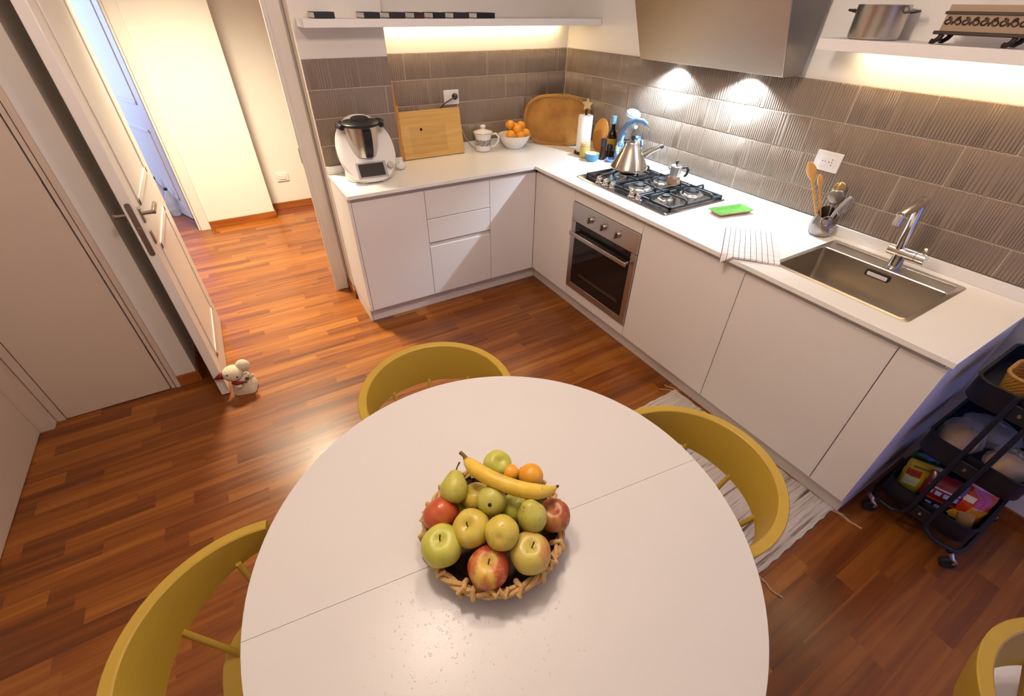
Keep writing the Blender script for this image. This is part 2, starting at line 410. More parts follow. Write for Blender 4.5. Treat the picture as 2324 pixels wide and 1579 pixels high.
# flush closet door at the left, with its frame
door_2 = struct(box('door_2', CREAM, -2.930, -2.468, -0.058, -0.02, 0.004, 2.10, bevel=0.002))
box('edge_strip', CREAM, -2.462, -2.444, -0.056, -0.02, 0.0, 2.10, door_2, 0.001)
for z in (0.20, 1.05, 1.85):
    box('hinge', mat('hinge_dark', (0.05, 0.04, 0.03), 0.5), -2.4675, -2.4625, -0.056, -0.03, z, z+0.10, door_2)
struct(MB().box(-2.440, -2.416, -0.064, -0.02, 0, 2.14).box(-2.98, -2.416, -0.064, -0.02, 2.10, 2.16).box(-2.970, -2.934, -0.060, -0.02, 0, 2.14).build('trim_3', CREAM, bevel=0.003))
struct(MB().box(-3.045, -2.972, -0.11, -0.052, 0, 2.14).build('trim_4', CREAM, bevel=0.003))
door_4 = struct(box('door_4', CREAM, -3.06, -3.030, -1.05, -0.112, 0.004, 2.10, bevel=0.002))
# doorway to the far room: casing, jamb and the half-open door behind it
struct(MB().box(-2.236, -2.152, 2.338, 2.362, 0, 2.16).box(-2.255, -2.2355, 2.352, 2.68, 0, 2.12).build('trim_5', DOORW, bevel=0.004))
door_3 = bpy.data.objects.new('door_3', None); COL.objects.link(door_3); door_3.location = (-2.275, 2.69, 0.006); door_3.rotation_euler = (0, 0, math.radians(112)); struct(door_3)
MB().box(0, 0.80, -0.02, 0.02, 0, 2.06).build('leaf', DOORB, door_3, 0.003)
for sy in (1, -1):
    for (z0, z1) in ((0.16, 0.80), (1.00, 1.92)):
        fr = MB(); yy = sy*0.02
        for (a, b_, c, d) in ((0.13, 0.67, z0, z0+0.03), (0.13, 0.67, z1-0.03, z1), (0.13, 0.16, z0, z1), (0.64, 0.67, z0, z1)):
            fr.box(a, b_, min(yy, yy+sy*0.007), max(yy, yy+sy*0.007), c, d)
        fr.build('panel_moulding', DOORB, door_3, 0.003)
# window frames behind the viewer and in the far room
def window(name, x0, x1, y, z0, z1):
    f = MB()
    for a in ((x0, x0+0.06, z0, z1), (x1-0.06, x1, z0, z1), (x0, x1, z0, z0+0.06), (x0, x1, z1-0.06, z1), ((x0+x1)/2-0.04, (x0+x1)/2+0.04, z0, z1)):
        f.box(a[0], a[1], y-0.03, y+0.03, a[2], a[3])
    o = struct(f.build(name, DOORW, bevel=0.004))
window('window_1', -0.36, 0.62, -4.00, 0.10, 2.20)
f2 = MB()
for a in ((3.15, 3.21, 0.65, 2.25), (4.69, 4.75, 0.65, 2.25), (3.15, 4.75, 0.65, 0.71), (3.15, 4.75, 2.19, 2.25), (3.91, 3.99, 0.65, 2.25)): f2.box(-4.26, -4.20, a[0], a[1], a[2], a[3])
struct(f2.build('window_2', DOORW, bevel=0.004))

# ------------------------------------------------------------------ base cabinets
ZD0, ZD1 = 0.110, 0.838      # door bottom / top
ZT0, ZT = 0.866, 0.887       # worktop underside / top
G = 0.0015
def unit(name, label, loc=(0,0,0)):
    return empty(name, label, 'cabinet', loc, group='white handleless base cabinets')
def front_y(parent, nm, x0, x1, z0, z1):   # front facing -y, face at y = 0
    return MB().add([(x0+G,0.0,z0),(x1-G,0.0,z0),(x1-G,0.011,z0),(x0+G,0.011,z0),(x0+G,0.0,z1-0.004),(x1-G,0.0,z1-0.004),(x1-G,0.011,z1),(x0+G,0.011,z1)],[(0,3,2,1),(4,5,6,7),(0,1,5,4),(1,2,6,5),(2,3,7,6),(3,0,4,7)]).build(nm, LACQ, parent, 0.0012)
def front_x(parent, nm, y0, y1, z0, z1):   # front facing -x, face at x = 0
    return MB().add([(0.0,min(y0,y1)+G,z0),(0.011,min(y0,y1)+G,z0),(0.011,max(y0,y1)-G,z0),(0.0,max(y0,y1)-G,z0),(0.0,min(y0,y1)+G,z1-0.004),(0.011,min(y0,y1)+G,z1),(0.011,max(y0,y1)-G,z1),(0.0,max(y0,y1)-G,z1-0.004)],[(0,3,2,1),(4,5,6,7),(0,1,5,4),(1,2,6,5),(2,3,7,6),(3,0,4,7)]).build(nm, LACQ, parent, 0.0012)
def carcass_y(p, x0, x1, depth): box('carcass', LACQ, x0+0.001, x1-0.001, 0.022, depth, ZD0-0.004, ZD1-0.012, p); box('grip_channel', CHAN, x0, x1, 0.012, 0.018, ZD1-0.010, ZT0-0.001, p)
def carcass_x(p, y0, y1): box('carcass', LACQ, 0.022, 0.60, y1+0.001, y0-0.001, ZD0-0.004, ZD1-0.012, p); box('grip_channel', CHAN, 0.012, 0.018, y1, y0, ZD1-0.010, ZT0-0.001, p)
LA, S1, S2 = -1.265, -0.822, -0.366
c = unit('base_cabinet', 'white base cabinet with one wide door under the food processor', (0,0,0)); carcass_y(c, LA, S1, 0.425); front_y(c, 'door', LA, S1, ZD0, ZD1)
box('end_panel', LACQ, -1.284, -1.266, 0.0, 0.425, ZD0-0.002, ZT0-0.0005, c, 0.001)
c = unit('drawer_cabinet', 'white base cabinet with three drawers under the cutting board'); carcass_y(c, S1, S2, 0.59)
front_y(c, 'drawer_front', S1, S2, 0.657, ZD1); front_y(c, 'drawer_front', S1, S2, 0.497, 0.654); front_y(c, 'drawer_front', S1, S2, ZD0, 0.468)
box('grip_channel', CHAN, S1+0.002, S2-0.002, 0.0125, 0.0200, 0.462, 0.503, c)
c = unit('corner_cabinet', 'white corner filler cabinet front between drawers and inner corner'); carcass_y(c, S2, 0.0, 0.59); front_y(c, 'door', S2, 0.0, ZD0, ZD1)
O1, O2, S4, S5, S6 = -0.4475, -1.0435, -1.662, -2.270, -2.414
c = unit('corner_cabinet', 'white corner base cabinet front left of the oven'); carcass_x(c, 0.0, O1); front_x(c, 'door', 0.0, O1, ZD0, ZD1)
c = unit('oven_cabinet', 'white cabinet housing the built-in oven under the hob')
front_x(c, 'top_panel', O1, O2, 0.779, ZD1); front_x(c, 'bottom_panel', O1, O2, ZD0, 0.178)
box('grip_channel', CHAN, 0.012, 0.018, O2, O1, ZD1-0.010, ZT0-0.001, c); box('base_board', LACQ, 0.022, 0.6, O2+0.002, O1-0.002, 0.106, 0.120, c)
c = unit('base_cabinet', 'white base cabinet with one door right of the oven'); carcass_x(c, O2, S4); front_x(c, 'door', O2, S4, ZD0, ZD1)
c = unit('sink_cabinet', 'white base cabinet with one wide door below the sink')
box('carcass', LACQ, 0.022, 0.60, S5+0.001, S4-0.001, ZD0-0.004, 0.60, c); box('grip_channel', CHAN, 0.012, 0.018, S5, S4, ZD1-0.010, ZT0-0.001, c); front_x(c, 'door', S4, S5, ZD0, ZD1)
c = unit('base_cabinet', 'narrow white end cabinet next to the dark trolley'); carcass_x(c, S5, S6+0.018); front_x(c, 'door', S5, S6, ZD0, ZD1)
box('end_panel', LACQ, 0.0125, 0.62, S6+0.0005, S6+0.0165, ZD0-0.002, ZT0-0.0005, c, 0.001)
PL = mat('white_plinth', (0.70, 0.65, 0.60), 0.4, var=0.02)
tag(box('toe_kick', PL, LA, 0.05, 0.050, 0.064, 0.0, 0.104, bevel=0.001), 'white plinth board under the drawers on the short cabinet run', 'plinth')
tag(box('toe_kick', PL, -1.280, -1.267, 0.050, 0.42, 0.0, 0.104, bevel=0.001), 'white side plinth board below the left end panel by the doorway', 'plinth')
tag(box('toe_kick', PL, 0.066, 0.61, S6+0.001, S6+0.014, 0.0, 0.104, bevel=0.001), 'white side plinth board below the right end panel by the trolley', 'plinth')
tag(box('toe_kick', PL, 0.050, 0.064, S6, 0.049, 0.0, 0.104, bevel=0.001), 'white plinth board under the oven and sink cabinet run', 'plinth')

# worktop: one L-shaped slab with cut-outs for sink and hob
HOB = (0.070, 0.555, -1.105, -0.346)
SNK = (0.082, 0.568, -2.232, -1.712)
def slab(xs, ys, inside, z0, z1):
    xs = sorted(set(xs)); ys = sorted(set(ys)); b = MB(); idx = {}
    def v(i, j, k):
        if (i, j, k) not in idx: idx[(i, j, k)] = len(b.v); b.v.append((xs[i], ys[j], (z0, z1)[k]))
        return idx[(i, j, k)]
    ok = lambda i, j: 0 <= i < len(xs)-1 and 0 <= j < len(ys)-1 and inside((xs[i]+xs[i+1])/2, (ys[j]+ys[j+1])/2)
    for i in range(len(xs)-1):
        for j in range(len(ys)-1):
            if not ok(i, j): continue
            b.f.append((v(i,j,1), v(i+1,j,1), v(i+1,j+1,1), v(i,j+1,1))); b.f.append((v(i,j,0), v(i,j+1,0), v(i+1,j+1,0), v(i+1,j,0)))
            if not ok(i-1, j): b.f.append((v(i,j,0), v(i,j,1), v(i,j+1,1), v(i,j+1,0)))
            if not ok(i+1, j): b.f.append((v(i+1,j,0), v(i+1,j+1,0), v(i+1,j+1,1), v(i+1,j,1)))
            if not ok(i, j-1): b.f.append((v(i,j,0), v(i+1,j,0), v(i+1,j,1), v(i,j,1)))
            if not ok(i, j+1): b.f.append((v(i,j+1,0), v(i,j+1,1), v(i+1,j+1,1), v(i+1,j+1,0)))
    return b
OV = 0.031
XE, YE = 0.628, 0.598
def in_top(x, y):
    if HOB[0]+0.02 < x < HOB[1]-0.02 and HOB[2]+0.02 < y < HOB[3]-0.02: return False
    if SNK[0]+0.012 < x < SNK[1]-0.012 and SNK[2]+0.012 < y < SNK[3]-0.012: return False
    if y > -OV and x < -0.795: return y < 0.433
    if y > -OV: return True
    return x > -OV
wt = slab([-1.286, -0.795, -OV, XE, HOB[0]+0.02, HOB[1]-0.02, SNK[0]+0.012, SNK[1]-0.012], [-2.424, -OV, YE, 0.433, HOB[2]+0.02, HOB[3]-0.02, SNK[2]+0.012, SNK[3]-0.012], in_top, ZT0, ZT).build('worktop', QUARTZ, None, 0.0015, smooth=30)
tag(wt, 'white L-shaped kitchen worktop over both cabinet runs', 'worktop')
for a in ((-0.795, 0.628, 0.586, 0.598), (-1.286, -0.795, 0.421, 0.433)):
    MB().box(a[0], a[1], a[2], a[3], ZT+0.0003, 0.934).build('upstand', QUARTZ, wt, 0.001)
MB().box(0.616, 0.628, -2.424, 0.585, ZT+0.0003, 0.934).build('upstand', QUARTZ, wt, 0.001)

# ------------------------------------------------------------------ oven
ov = empty('oven', 'built-in stainless steel oven with black glass door and three knobs', 'oven', (0.0, (O1+O2)/2, 0.1815))
W2 = 0.297
box('body', STEELD, 0.010, 0.52, -W2+0.02, W2-0.02, 0.005, 0.590, ov)
MB().box(-0.012, 0.010, -W2, W2, 0.478, 0.5955).build('control_panel', STEEL, ov, 0.0015)
fr = MB(); fr.box(-0.010, 0.010, -W2, -W2+0.042, 0.004, 0.474); fr.box(-0.010, 0.010, W2-0.042, W2, 0.004, 0.474); fr.box(-0.010, 0.010, -W2+0.042, W2-0.042, 0.004, 0.048)
dr = fr.build('door_frame', STEEL, ov, 0.0015)
MB().box(-0.0085, 0.0, -W2+0.042, W2-0.042, 0.048, 0.474).build('door_glass', BLACKG, ov, 0.0005)
rk = MB()
for k in (0.10, 0.112): rk.tube([(-0.0092, -0.21, k+0.03), (-0.0092, 0.17, k+0.03)], 0.0012 if k == 0.10 else 0.0006, 6)
rk.build('oven_rack_line', mat('rack_brass', (0.32, 0.24, 0.12), 0.35, 1.0), ov)
h = MB(); h.box(-0.052, -0.040, -0.262, 0.262, 0.398, 0.424)
for s in (-1, 1): h.box(-0.040, -0.009, s*0.245-0.008, s*0.245+0.008, 0.402, 0.420)
h.build('handle', STEEL, ov, 0.003)
for y in (0.112, -0.008, -0.132):
    k = MB(); k.cyl((-0.012, 0, 0), (-0.026, 0, 0), 0.019, 0.017, 20); kk = k.build('knob', STEEL, ov, 0.0015, loc=(0, y, 0.536))
    MB().box(-0.040, -0.026, -0.0045, 0.0045, -0.019, 0.019).build('grip', STEELD, kk, 0.002)
    mk = MB()
    for a in range(4):
        an = PI*0.25 + a*PI/6
        mk.box(-0.0126, -0.0119, 0.028*math.cos(an)-0.0012, 0.028*math.cos(an)+0.0012, 0.028*math.sin(an)-0.0012, 0.028*math.sin(an)+0.0012)
    mk.build('dial_marks', BLACKP, kk)

# ------------------------------------------------------------------ gas hob
hx, hy = (HOB[0]+HOB[1])/2, (HOB[2]+HOB[3])/2
hob = empty('gas_hob', 'stainless steel five-burner gas hob with black cast-iron grates', 'hob', (hx, hy, ZT))
HS = mat('hob_steel', (0.46, 0.43, 0.41), 0.16, 1.0, var=0.05, scale=20, stretch=(1, 8, 1))
o1 = rrect(0.485, 0.759, 0.012, 3)
MB().loft([ring(o1, 0.0003), ring(rrect(0.485, 0.759, 0.012, 3), 0.003), ring(rrect(0.470, 0.744, 0.012, 3), 0.009), ring(rrect(0.445, 0.719, 0.02, 3), 0.0065)]).build('plate', HS, hob)
def L2(x, y): return (x-hx, y-hy)
burn = [(0.255, -0.93, 0.030), (0.455, -0.94, 0.046), (0.265, -0.715, 0.046), (0.455, -0.70, 0.034), (0.36, -0.50, 0.052)]
for (bx_, by_, br) in burn:
    x, y = L2(bx_, by_)
    b = MB(); b.lathe([(br*1.45, 0.0066), (br*1.40, 0.010), (br*1.1, 0.011), (br, 0.013), (br, 0.022), (br*0.9, 0.023)], 24, (x, y, 0)).build('burner_ring', ALU, hob)
    MB().lathe([(br*0.88, 0.0232), (br*0.92, 0.026), (br*0.85, 0.031), (0.004, 0.033)], 24, (x, y, 0)).build('burner_cap', IRON, hob)
def grate(y0, y1, cents):
    g = MB(); x0, x1 = 0.085-hx+0.045, 0.545-hx
    yy0, yy1 = y0-hy, y1-hy; z = 0.0190; t = 0.0062
    g.box(x0, x1, yy0, yy0+2*t, z-t, z+t); g.box(x0, x1, yy1-2*t, yy1, z-t, z+t); g.box(x0, x0+2*t, yy0, yy1, z-t, z+t); g.box(x1-2*t, x1, yy0, yy1, z-t, z+t)
    for px, py in ((x0, yy0), (x1-2*t, yy0), (x0, yy1-2*t), (x1-2*t, yy1-2*t)): g.box(px, px+2*t, py, py+2*t, 0.007, z-t+0.001)
    for (cx, cy) in cents:
        cx -= hx; cy -= hy
        for (sx, sy, ex, ey) in ((x0, cy, cx-0.022, cy), (x1, cy, cx+0.022, cy), (cx, yy0, cx, cy-0.022), (cx, yy1, cx, cy+0.022)):
            if (ex > cx) and any(oc[0]-hx > cx for oc in cents): sx = ex + 0.055
            if (ex < cx) and any(oc[0]-hx < cx for oc in cents): sx = ex - 0.055
            # finger: rises from the frame, then runs level at pan height
            p = [Vector((sx, sy, z)), Vector((sx, sy, z+0.018)).lerp(Vector((ex, ey, z+0.018)), 0.03), Vector((sx, sy, z+0.0242)).lerp(Vector((ex, ey, z+0.0242)), 0.12), Vector((ex, ey, z+0.0242))]
            g.tube([tuple(q) for q in p], [0.007, 0.0068, 0.0065, 0.005], 6)
    return g.build('pan_support', IRON, hob, 0.001, smooth=30)
grate(-0.590, -0.378, [(0.36, -0.50)]); grate(-0.835, -0.600, [(0.265, -0.715), (0.455, -0.70)]); grate(-1.080, -0.845, [(0.255, -0.93), (0.455, -0.94)])
for ky in (-0.523, -0.583, -0.645, -0.810, -0.866):
    x, y = L2(0.113, ky)
    k = MB().lathe([(0.024, 0.007), (0.024, 0.010), (0.0195, 0.013), (0.018, 0.034), (0.016, 0.037)], 18, (0, 0, 0)).build('knob', CHROME, hob, loc=(x, y, 0))
    MB().box(-0.016, 0.016, -0.0035, 0.0035, 0.0365, 0.046).build('grip', CHROME, k, 0.0015)

# ------------------------------------------------------------------ sink and tap
sk = empty('sink', 'rectangular stainless steel sink with wide rear ledge set in the worktop', 'sink', ((SNK[0]+SNK[1])/2, (SNK[2]+SNK[3])/2, ZT))
SX, SY = SNK[1]-SNK[0], SNK[3]-SNK[2]
SINKM = mat('sink_steel', (0.54, 0.49, 0.43), 0.30, 1.0, var=0.08, scale=14)
rim = MB()
bcx, bw = -0.055, 0.345     # basin centre (local x) and width
def rr2(w, d, r, cx=0): return rrect(w, d, r, 5, cx, 0)
rim.loft([ring(rr2(SX, SY, 0.018), 0.0005), ring(rr2(SX, SY, 0.018), 0.0022), ring(rr2(SX-0.006, SY-0.006, 0.017), 0.003), ring(rr2(bw+0.010, SY-0.028, 0.016, bcx), 0.0028), ring(rr2(bw+0.004, SY-0.034, 0.015, bcx), 0.0045), ring(rr2(bw, SY-0.038, 0.014, bcx), 0.001)], False, False)
rim.build('rim', SINKM, sk)
MB().loft([ring(rr2(bw, SY-0.038, 0.014, bcx), 0.001), ring(rr2(bw-0.006, SY-0.044, 0.014, bcx), -0.10), ring(rr2(bw-0.012, SY-0.050, 0.015, bcx), -0.172), ring(rr2(bw-0.04, SY-0.08, 0.025, bcx), -0.188), ring(rr2(0.10, 0.12, 0.03, bcx), -0.190)][::-1], True, False).build('basin', SINKM, sk, smooth=60)
MB().lathe([(0.045, -0.1895), (0.043, -0.187), (0.03, -0.188), (0.012, -0.186)], 24, (bcx, 0, 0)).build('drain', CHROME, sk)
led = MB()
led.box(0.205, 0.212, -0.235, 0.235, 0.0032, 0.0055); led.build('ledge_rib', CHROME, sk, 0.001)
of = MB().prism(rrect(0.026, 0.094, 0.006), 0, 0.002).build('overflow', BLACKP, sk, loc=(bcx+bw/2-0.0070, -0.005, -0.030), rot=(0, -PI/2, 0))
MB().prism(rrect(0.016, 0.078, 0.003), 0.002, 0.004).build('overflow_grille', WHITEP, of)

tap = empty('kitchen_tap', 'chrome kitchen tap with angular spout behind the sink', 'tap', (0.497, -1.995, ZT+0.003))
MB().lathe([(0.029, 0), (0.029, 0.004), (0.025, 0.006), (0.025, 0.060)], 24).build('base', CHROME, tap)
MB().cyl((0, 0.050, 0.071), (0, -0.050, 0.071), 0.023, seg=24).build('mixer_body', CHROME, tap, 0.002)
lv = MB().cyl((0, -0.0505, 0.071), (0, -0.085, 0.071), 0.0228, seg=24).build('lever', CHROME, tap, 0.002)
MB().tube([(0, -0.068, 0.088), (-0.004, -0.068, 0.104), (-0.008, -0.068, 0.112)], [0.007, 0.006, 0.006], 8).build('lever_pin', CHROME, lv)
MB().tube([(-0.004, 0.014, 0.080), (-0.020, 0.022, 0.262)], 0.0175, 16).build('riser', CHROME, tap)
MB().tube([(-0.010, 0.022, 0.276), (-0.045, 0.022, 0.272), (-0.150, 0.026, 0.243)], [0.020, 0.020, 0.015], 16).build('spout', CHROME, tap, 0.002)
MB().cyl((-0.142, 0.026, 0.243), (-0.148, 0.026, 0.205), 0.0145, seg=16).build('aerator', CHROME, tap, 0.001)

# ------------------------------------------------------------------ hood
hd = empty('cooker_hood', 'inclined stainless steel cooker hood with two spot lamps', 'hood', (0.636, -0.81, 1.505))
h0, h1 = 0.45, -0.45
xa, xb = -0.186, -0.186-0.40*0.75      # front bottom / top (leans into the room)
xc = -0.050
MB().add([(xc,h1,0.0),(xa,h1,0.0),(xa,h0,0.0),(xc,h0,0.0),(0,h1,0.75),(xb,h1,0.75),(xb,h0,0.75),(0,h0,0.75)], [(0,1,2,3),(7,6,5,4),(1,0,4,5),(2,1,5,6),(3,2,6,7),(0,3,7,4)]).build('canopy', STEELH, hd, 0.003)
for (ya, yb) in ((h0+0.0003, h0+0.0013), (h1-0.0013, h1-0.0003)):
    MB().loft([[(xc, ya, 0.002), (xa+0.002, ya, 0.002), (xb+0.002, ya, 0.748), (0, ya, 0.748)], [(xc, yb, 0.002), (xa+0.002, yb, 0.002), (xb+0.002, yb, 0.748), (0, yb, 0.748)]]).build('side_shade_plate', mat('shaded_side_steel', (0.20, 0.185, 0.18), 0.45, 0.6), hd)  # thin plates added over the canopy sides; their shade is put into the colour
for yy in (0.29, -0.19):
    MB().cyl((-0.075, yy, 0.001), (-0.075, yy, -0.004), 0.030, seg=24).build('lamp_rim', CHROME, hd)
    MB().cyl((-0.075, yy, -0.0025), (-0.075, yy, -0.0045), 0.022, seg=24).build('lamp_glass', LEDW, hd)

# ------------------------------------------------------------------ wall shelves with light strips
s1 = empty('wall_shelf', 'long white wall shelf with warm light strip above the drawers', 'shelf', (-1.265, 0.24, 1.642), group='white wall shelves')
MB().box(0, 1.895, 0, 0.369, 0, 0.036).build('board', LACQ, s1, 0.001)
MB().box(0.50, 1.80, 0.318, 0.334, -0.008, -0.0005).build('light_strip', LED, s1)
s2 = empty('wall_shelf', 'white wall shelf with warm light strip above the sink', 'shelf', (0.43, -1.372, 1.618), group='white wall shelves')
MB().box(0, 0.209, -1.40, 0, 0, 0.039).build('board', LACQ, s2, 0.001)
MB().box(0.160, 0.176, -1.33, -0.10, -0.008, -0.0005).build('light_strip', LED, s2)

# ------------------------------------------------------------------ round table
TX, TY, TZ, TR = -1.473, -2.132, 0.740, 0.578
tb = empty('round_table', 'white round extending dining table in front of the kitchen', 'table', (TX, TY, 0))
sa = math.atan2(-2.203+2.059, -0.911+2.054)     # direction of the seam between the two halves
def half(sign):
    b = MB(); n = 64; pts = []
    for i in range(n+1):
        a = sa + (0 if sign > 0 else PI) + PI*i/n
        pts.append((TR*math.cos(a), TR*math.sin(a)))
    off = (-math.sin(sa)*sign*0.0005, math.cos(sa)*sign*0.0005)
    pts = [(x+off[0], y+off[1]) for x, y in pts]
    b.loft([[(x*0.985, y*0.985, TZ-0.022) for x, y in pts], [(x, y, TZ-0.018) for x, y in pts], [(x, y, TZ-0.002) for x, y in pts], [(x*0.9975, y*0.9975, TZ) for x, y in pts]])
    return b.build('tabletop_half', TABW, tb)
half(1); half(-1)
ap = MB(); ap.loft([ring([(0.46*math.cos(2*PI*i/48), 0.46*math.sin(2*PI*i/48)) for i in range(48)], TZ-0.075), ring([(0.46*math.cos(2*PI*i/48), 0.46*math.sin(2*PI*i/48)) for i in range(48)], TZ-0.0225)], False, False)
ap.loft([ring([(0.44*math.cos(-2*PI*i/48), 0.44*math.sin(-2*PI*i/48)) for i in range(48)], TZ-0.075), ring([(0.44*math.cos(-2*PI*i/48), 0.44*math.sin(-2*PI*i/48)) for i in range(48)], TZ-0.0225)], False, False)
ap.build('apron', LACQ, tb)
for k in range(4):
    a = sa + PI/4 + k*PI/2
    MB().tube([(0.42*math.cos(a), 0.42*math.sin(a), 0), (0.39*math.cos(a), 0.39*math.sin(a), TZ-0.023)], [0.020, 0.030], 16).build('leg', LACQ, tb)

# ------------------------------------------------------------------ yellow chairs
def make_chair(label, loc, rotz):
    ch = empty('dining_chair', label, 'chair', loc, rotz, group='yellow dining chairs around the table')
    # seat
    o = []
    for i in range(40):
        a = 2*PI*i/40; r = 0.195 + 0.012*math.cos(4*a+PI)
        o.append((r*math.cos(a)*1.05, r*math.sin(a) - 0.04))
    MB().loft([[(x*0.9, y*0.9, 0.428) for x, y in o], [(x, y, 0.436) for x, y in o], [(x, y, 0.448) for x, y in o], [(x*0.96, y*0.96, 0.455) for x, y in o], [(x*0.5, y*0.5, 0.450) for x, y in o]]).build('seat', YEL, ch, smooth=60)
    for sx in (-1, 1):
        for sy in (-1, 1):
            MB().tube([(sx*0.215, sy*0.205, 0.0), (sx*0.130, sy*0.115 - 0.04, 0.430)], [0.011, 0.017], 12).build('leg', YEL, ch)
    # curved back band: tall in the middle, narrow at the ends
    A, B = 0.262, 0.268; loops = []; n = 44; T = 0.027
    for i in range(n+1):
        t = math.radians(-105 + 210*i/n)          # 0 = straight back (+y)
        f = math.cos(t*0.86)
        hgt = 0.066 + 0.086*max(0, f)**1.1
        if i in (0, n): hgt -= 0.020
        if i in (1, n-1): hgt -= 0.006
        zt = 0.716 - 0.008*(abs(t)/1.745)**2
        zb = zt - hgt
        nx, ny = math.sin(t)/A, math.cos(t)/B; q = math.hypot(nx, ny); nx /= q; ny /= q
        cx, cy = A*math.sin(t), B*math.cos(t)
        lean = 0.20
        def pt(off, z): 
            o_ = off - (zt - z)*lean
            return (cx + nx*o_, cy + ny*o_, z)
        e = 0.0028
        loops.append([pt(0, zt-e), pt(-e, zt), pt(-T+e, zt), pt(-T, zt-e), pt(-T, (zt+zb)/2), pt(-T+0.004, zb+e), pt(-T+e+0.004, zb), pt(-e-0.004, zb), pt(-0.004, zb+e), pt(0, (zt+zb)/2)])
    MB().loft(loops).build('backrest', YEL, ch, smooth=32)
    for t in (-84, -42, 0, 42, 84):
        t = math.radians(t); f = math.cos(t*0.86); zb = 0.716 - 0.066 - 0.086*f**1.1
        r0_, r1_ = 0.150, 0.262 - 0.014 - 0.03
        MB().tube([(r0_*math.sin(t), r0_*math.cos(t) - 0.02, 0.445), (r1_*math.sin(t)*1.0, r1_*math.cos(t)*1.02, zb+0.012)], [0.0085, 0.0075], 10).build('spindle', YEL, ch)
    return ch
def face(dx, dy): return math.atan2(dy, dx) - PI/2
make_chair('yellow wooden chair at the far side of the table, facing the viewer', (-1.406, -1.548, 0), face(0.194, 0.98))
make_chair('yellow wooden chair at the right of the table, standing on the striped rug', (-0.930, -2.210, 0), face(0.993, -0.12))
make_chair('yellow wooden chair at the left edge of the table, nearest the closet door', (-2.028, -2.025, 0), face(-0.999, -0.05))
c4 = make_chair('yellow chair with a pale cushion cut off in the lower right corner', (-0.705, -3.088, 0), face(-0.05, 1.0))
cu = MB(); oo = rrect(0.36, 0.40, 0.07, 6)
cu.loft([[(x*0.93, y*0.93, 0) for x, y in oo], [(x, y, 0.015) for x, y in oo], [(x, y, 0.038) for x, y in oo], [(x*0.9, y*0.9, 0.055) for x, y in oo], [(x*0.4, y*0.4, 0.06) for x, y in oo]])
CUSH = mat('pale_cushion_cloth', (0.62, 0.60, 0.60), 0.9, var=0.05, bump=0.4, bscale=60)
tag(cu.build('seat_cushion', CUSH, None, smooth=60, loc=(-0.660, -3.09, 0.4560)), 'pale square seat cushion on the chair in the lower right corner', 'cushion')

# ------------------------------------------------------------------ rug
rug = empty('rug', 'small grey and white striped rug in front of the sink cabinet', 'rug', (-0.245, -1.957, 0), math.radians(1.5))
def rug_mat():
    m = bpy.data.materials.new('striped_rug'); m.use_nodes = True; nt = m.node_tree; N = nt.nodes; L = nt.links; b = N['Principled BSDF']
    tc = N.new('ShaderNodeTexCoord'); mp = N.new('ShaderNodeMapping'); mp.inputs['Scale'].default_value = (1.6, 48, 1); L.new(tc.outputs['Object'], mp.inputs[0])
    n1 = N.new('ShaderNodeTexNoise'); n1.inputs['Scale'].default_value = 1; n1.inputs['Detail'].default_value = 4; n1.inputs['Roughness'].default_value = 0.7; L.new(mp.outputs[0], n1.inputs[0])
    rp = ramp(N, [(0.30, '#4a3832'), (0.39, '#85736a'), (0.45, '#c2b6a6'), (0.56, '#d4cabe'), (0.62, '#9c938c'), (0.70, '#ded7ce')]); L.new(n1.outputs[0], rp.inputs[0]); L.new(rp.outputs[0], b.inputs['Base Color'])
    b.inputs['Roughness'].default_value = 0.95
    n2 = N.new('ShaderNodeTexNoise'); n2.inputs['Scale'].default_value = 220; L.new(tc.outputs['Object'], n2.inputs[0])
    bp = N.new('ShaderNodeBump'); bp.inputs['Strength'].default_value = 0.6; bp.inputs['Distance'].default_value = 0.003; L.new(n2.outputs[0], bp.inputs['Height']); L.new(bp.outputs[0], b.inputs['Normal'])
    return m
g = MB(); nx_, ny_ = 20, 30
RW, RL = 0.555, 0.90
def rp_(i, j):
    x = -RW/2 + RW*i/nx_; y = -RL/2 + RL*j/ny_
    w = 0.003*math.sin(j*1.7)*(1 if i in (0, nx_) else 0)
    return (x + w, y + (0.003*math.sin(i*2.1) if j in (0, ny_) else 0), 0.006 + 0.0012*math.sin(i*0.9+j*0.7))
vs = [rp_(i, j) for i in range(nx_+1) for j in range(ny_+1)]; nn = len(vs)
vs += [(x, y, 0.0005) for x, y, z in vs]
fs = []
I = lambda i, j: i*(ny_+1)+j
for i in range(nx_):
    for j in range(ny_):
        fs.append((I(i,j), I(i+1,j), I(i+1,j+1), I(i,j+1))); fs.append((nn+I(i,j), nn+I(i,j+1), nn+I(i+1,j+1), nn+I(i+1,j)))
for i in range(nx_):
    fs.append((I(i,0), nn+I(i,0), nn+I(i+1,0), I(i+1,0))); fs.append((I(i,ny_), I(i+1,ny_), nn+I(i+1,ny_), nn+I(i,ny_)))
for j in range(ny_):
    fs.append((I(0,j), I(0,j+1), nn+I(0,j+1), nn+I(0,j))); fs.append((I(nx_,j), nn+I(nx_,j), nn+I(nx_,j+1), I(nx_,j+1)))
g.add(vs, fs).build('pile', rug_mat(), rug)
TASS = mat('rug_string', '#c4a07a', 0.9)
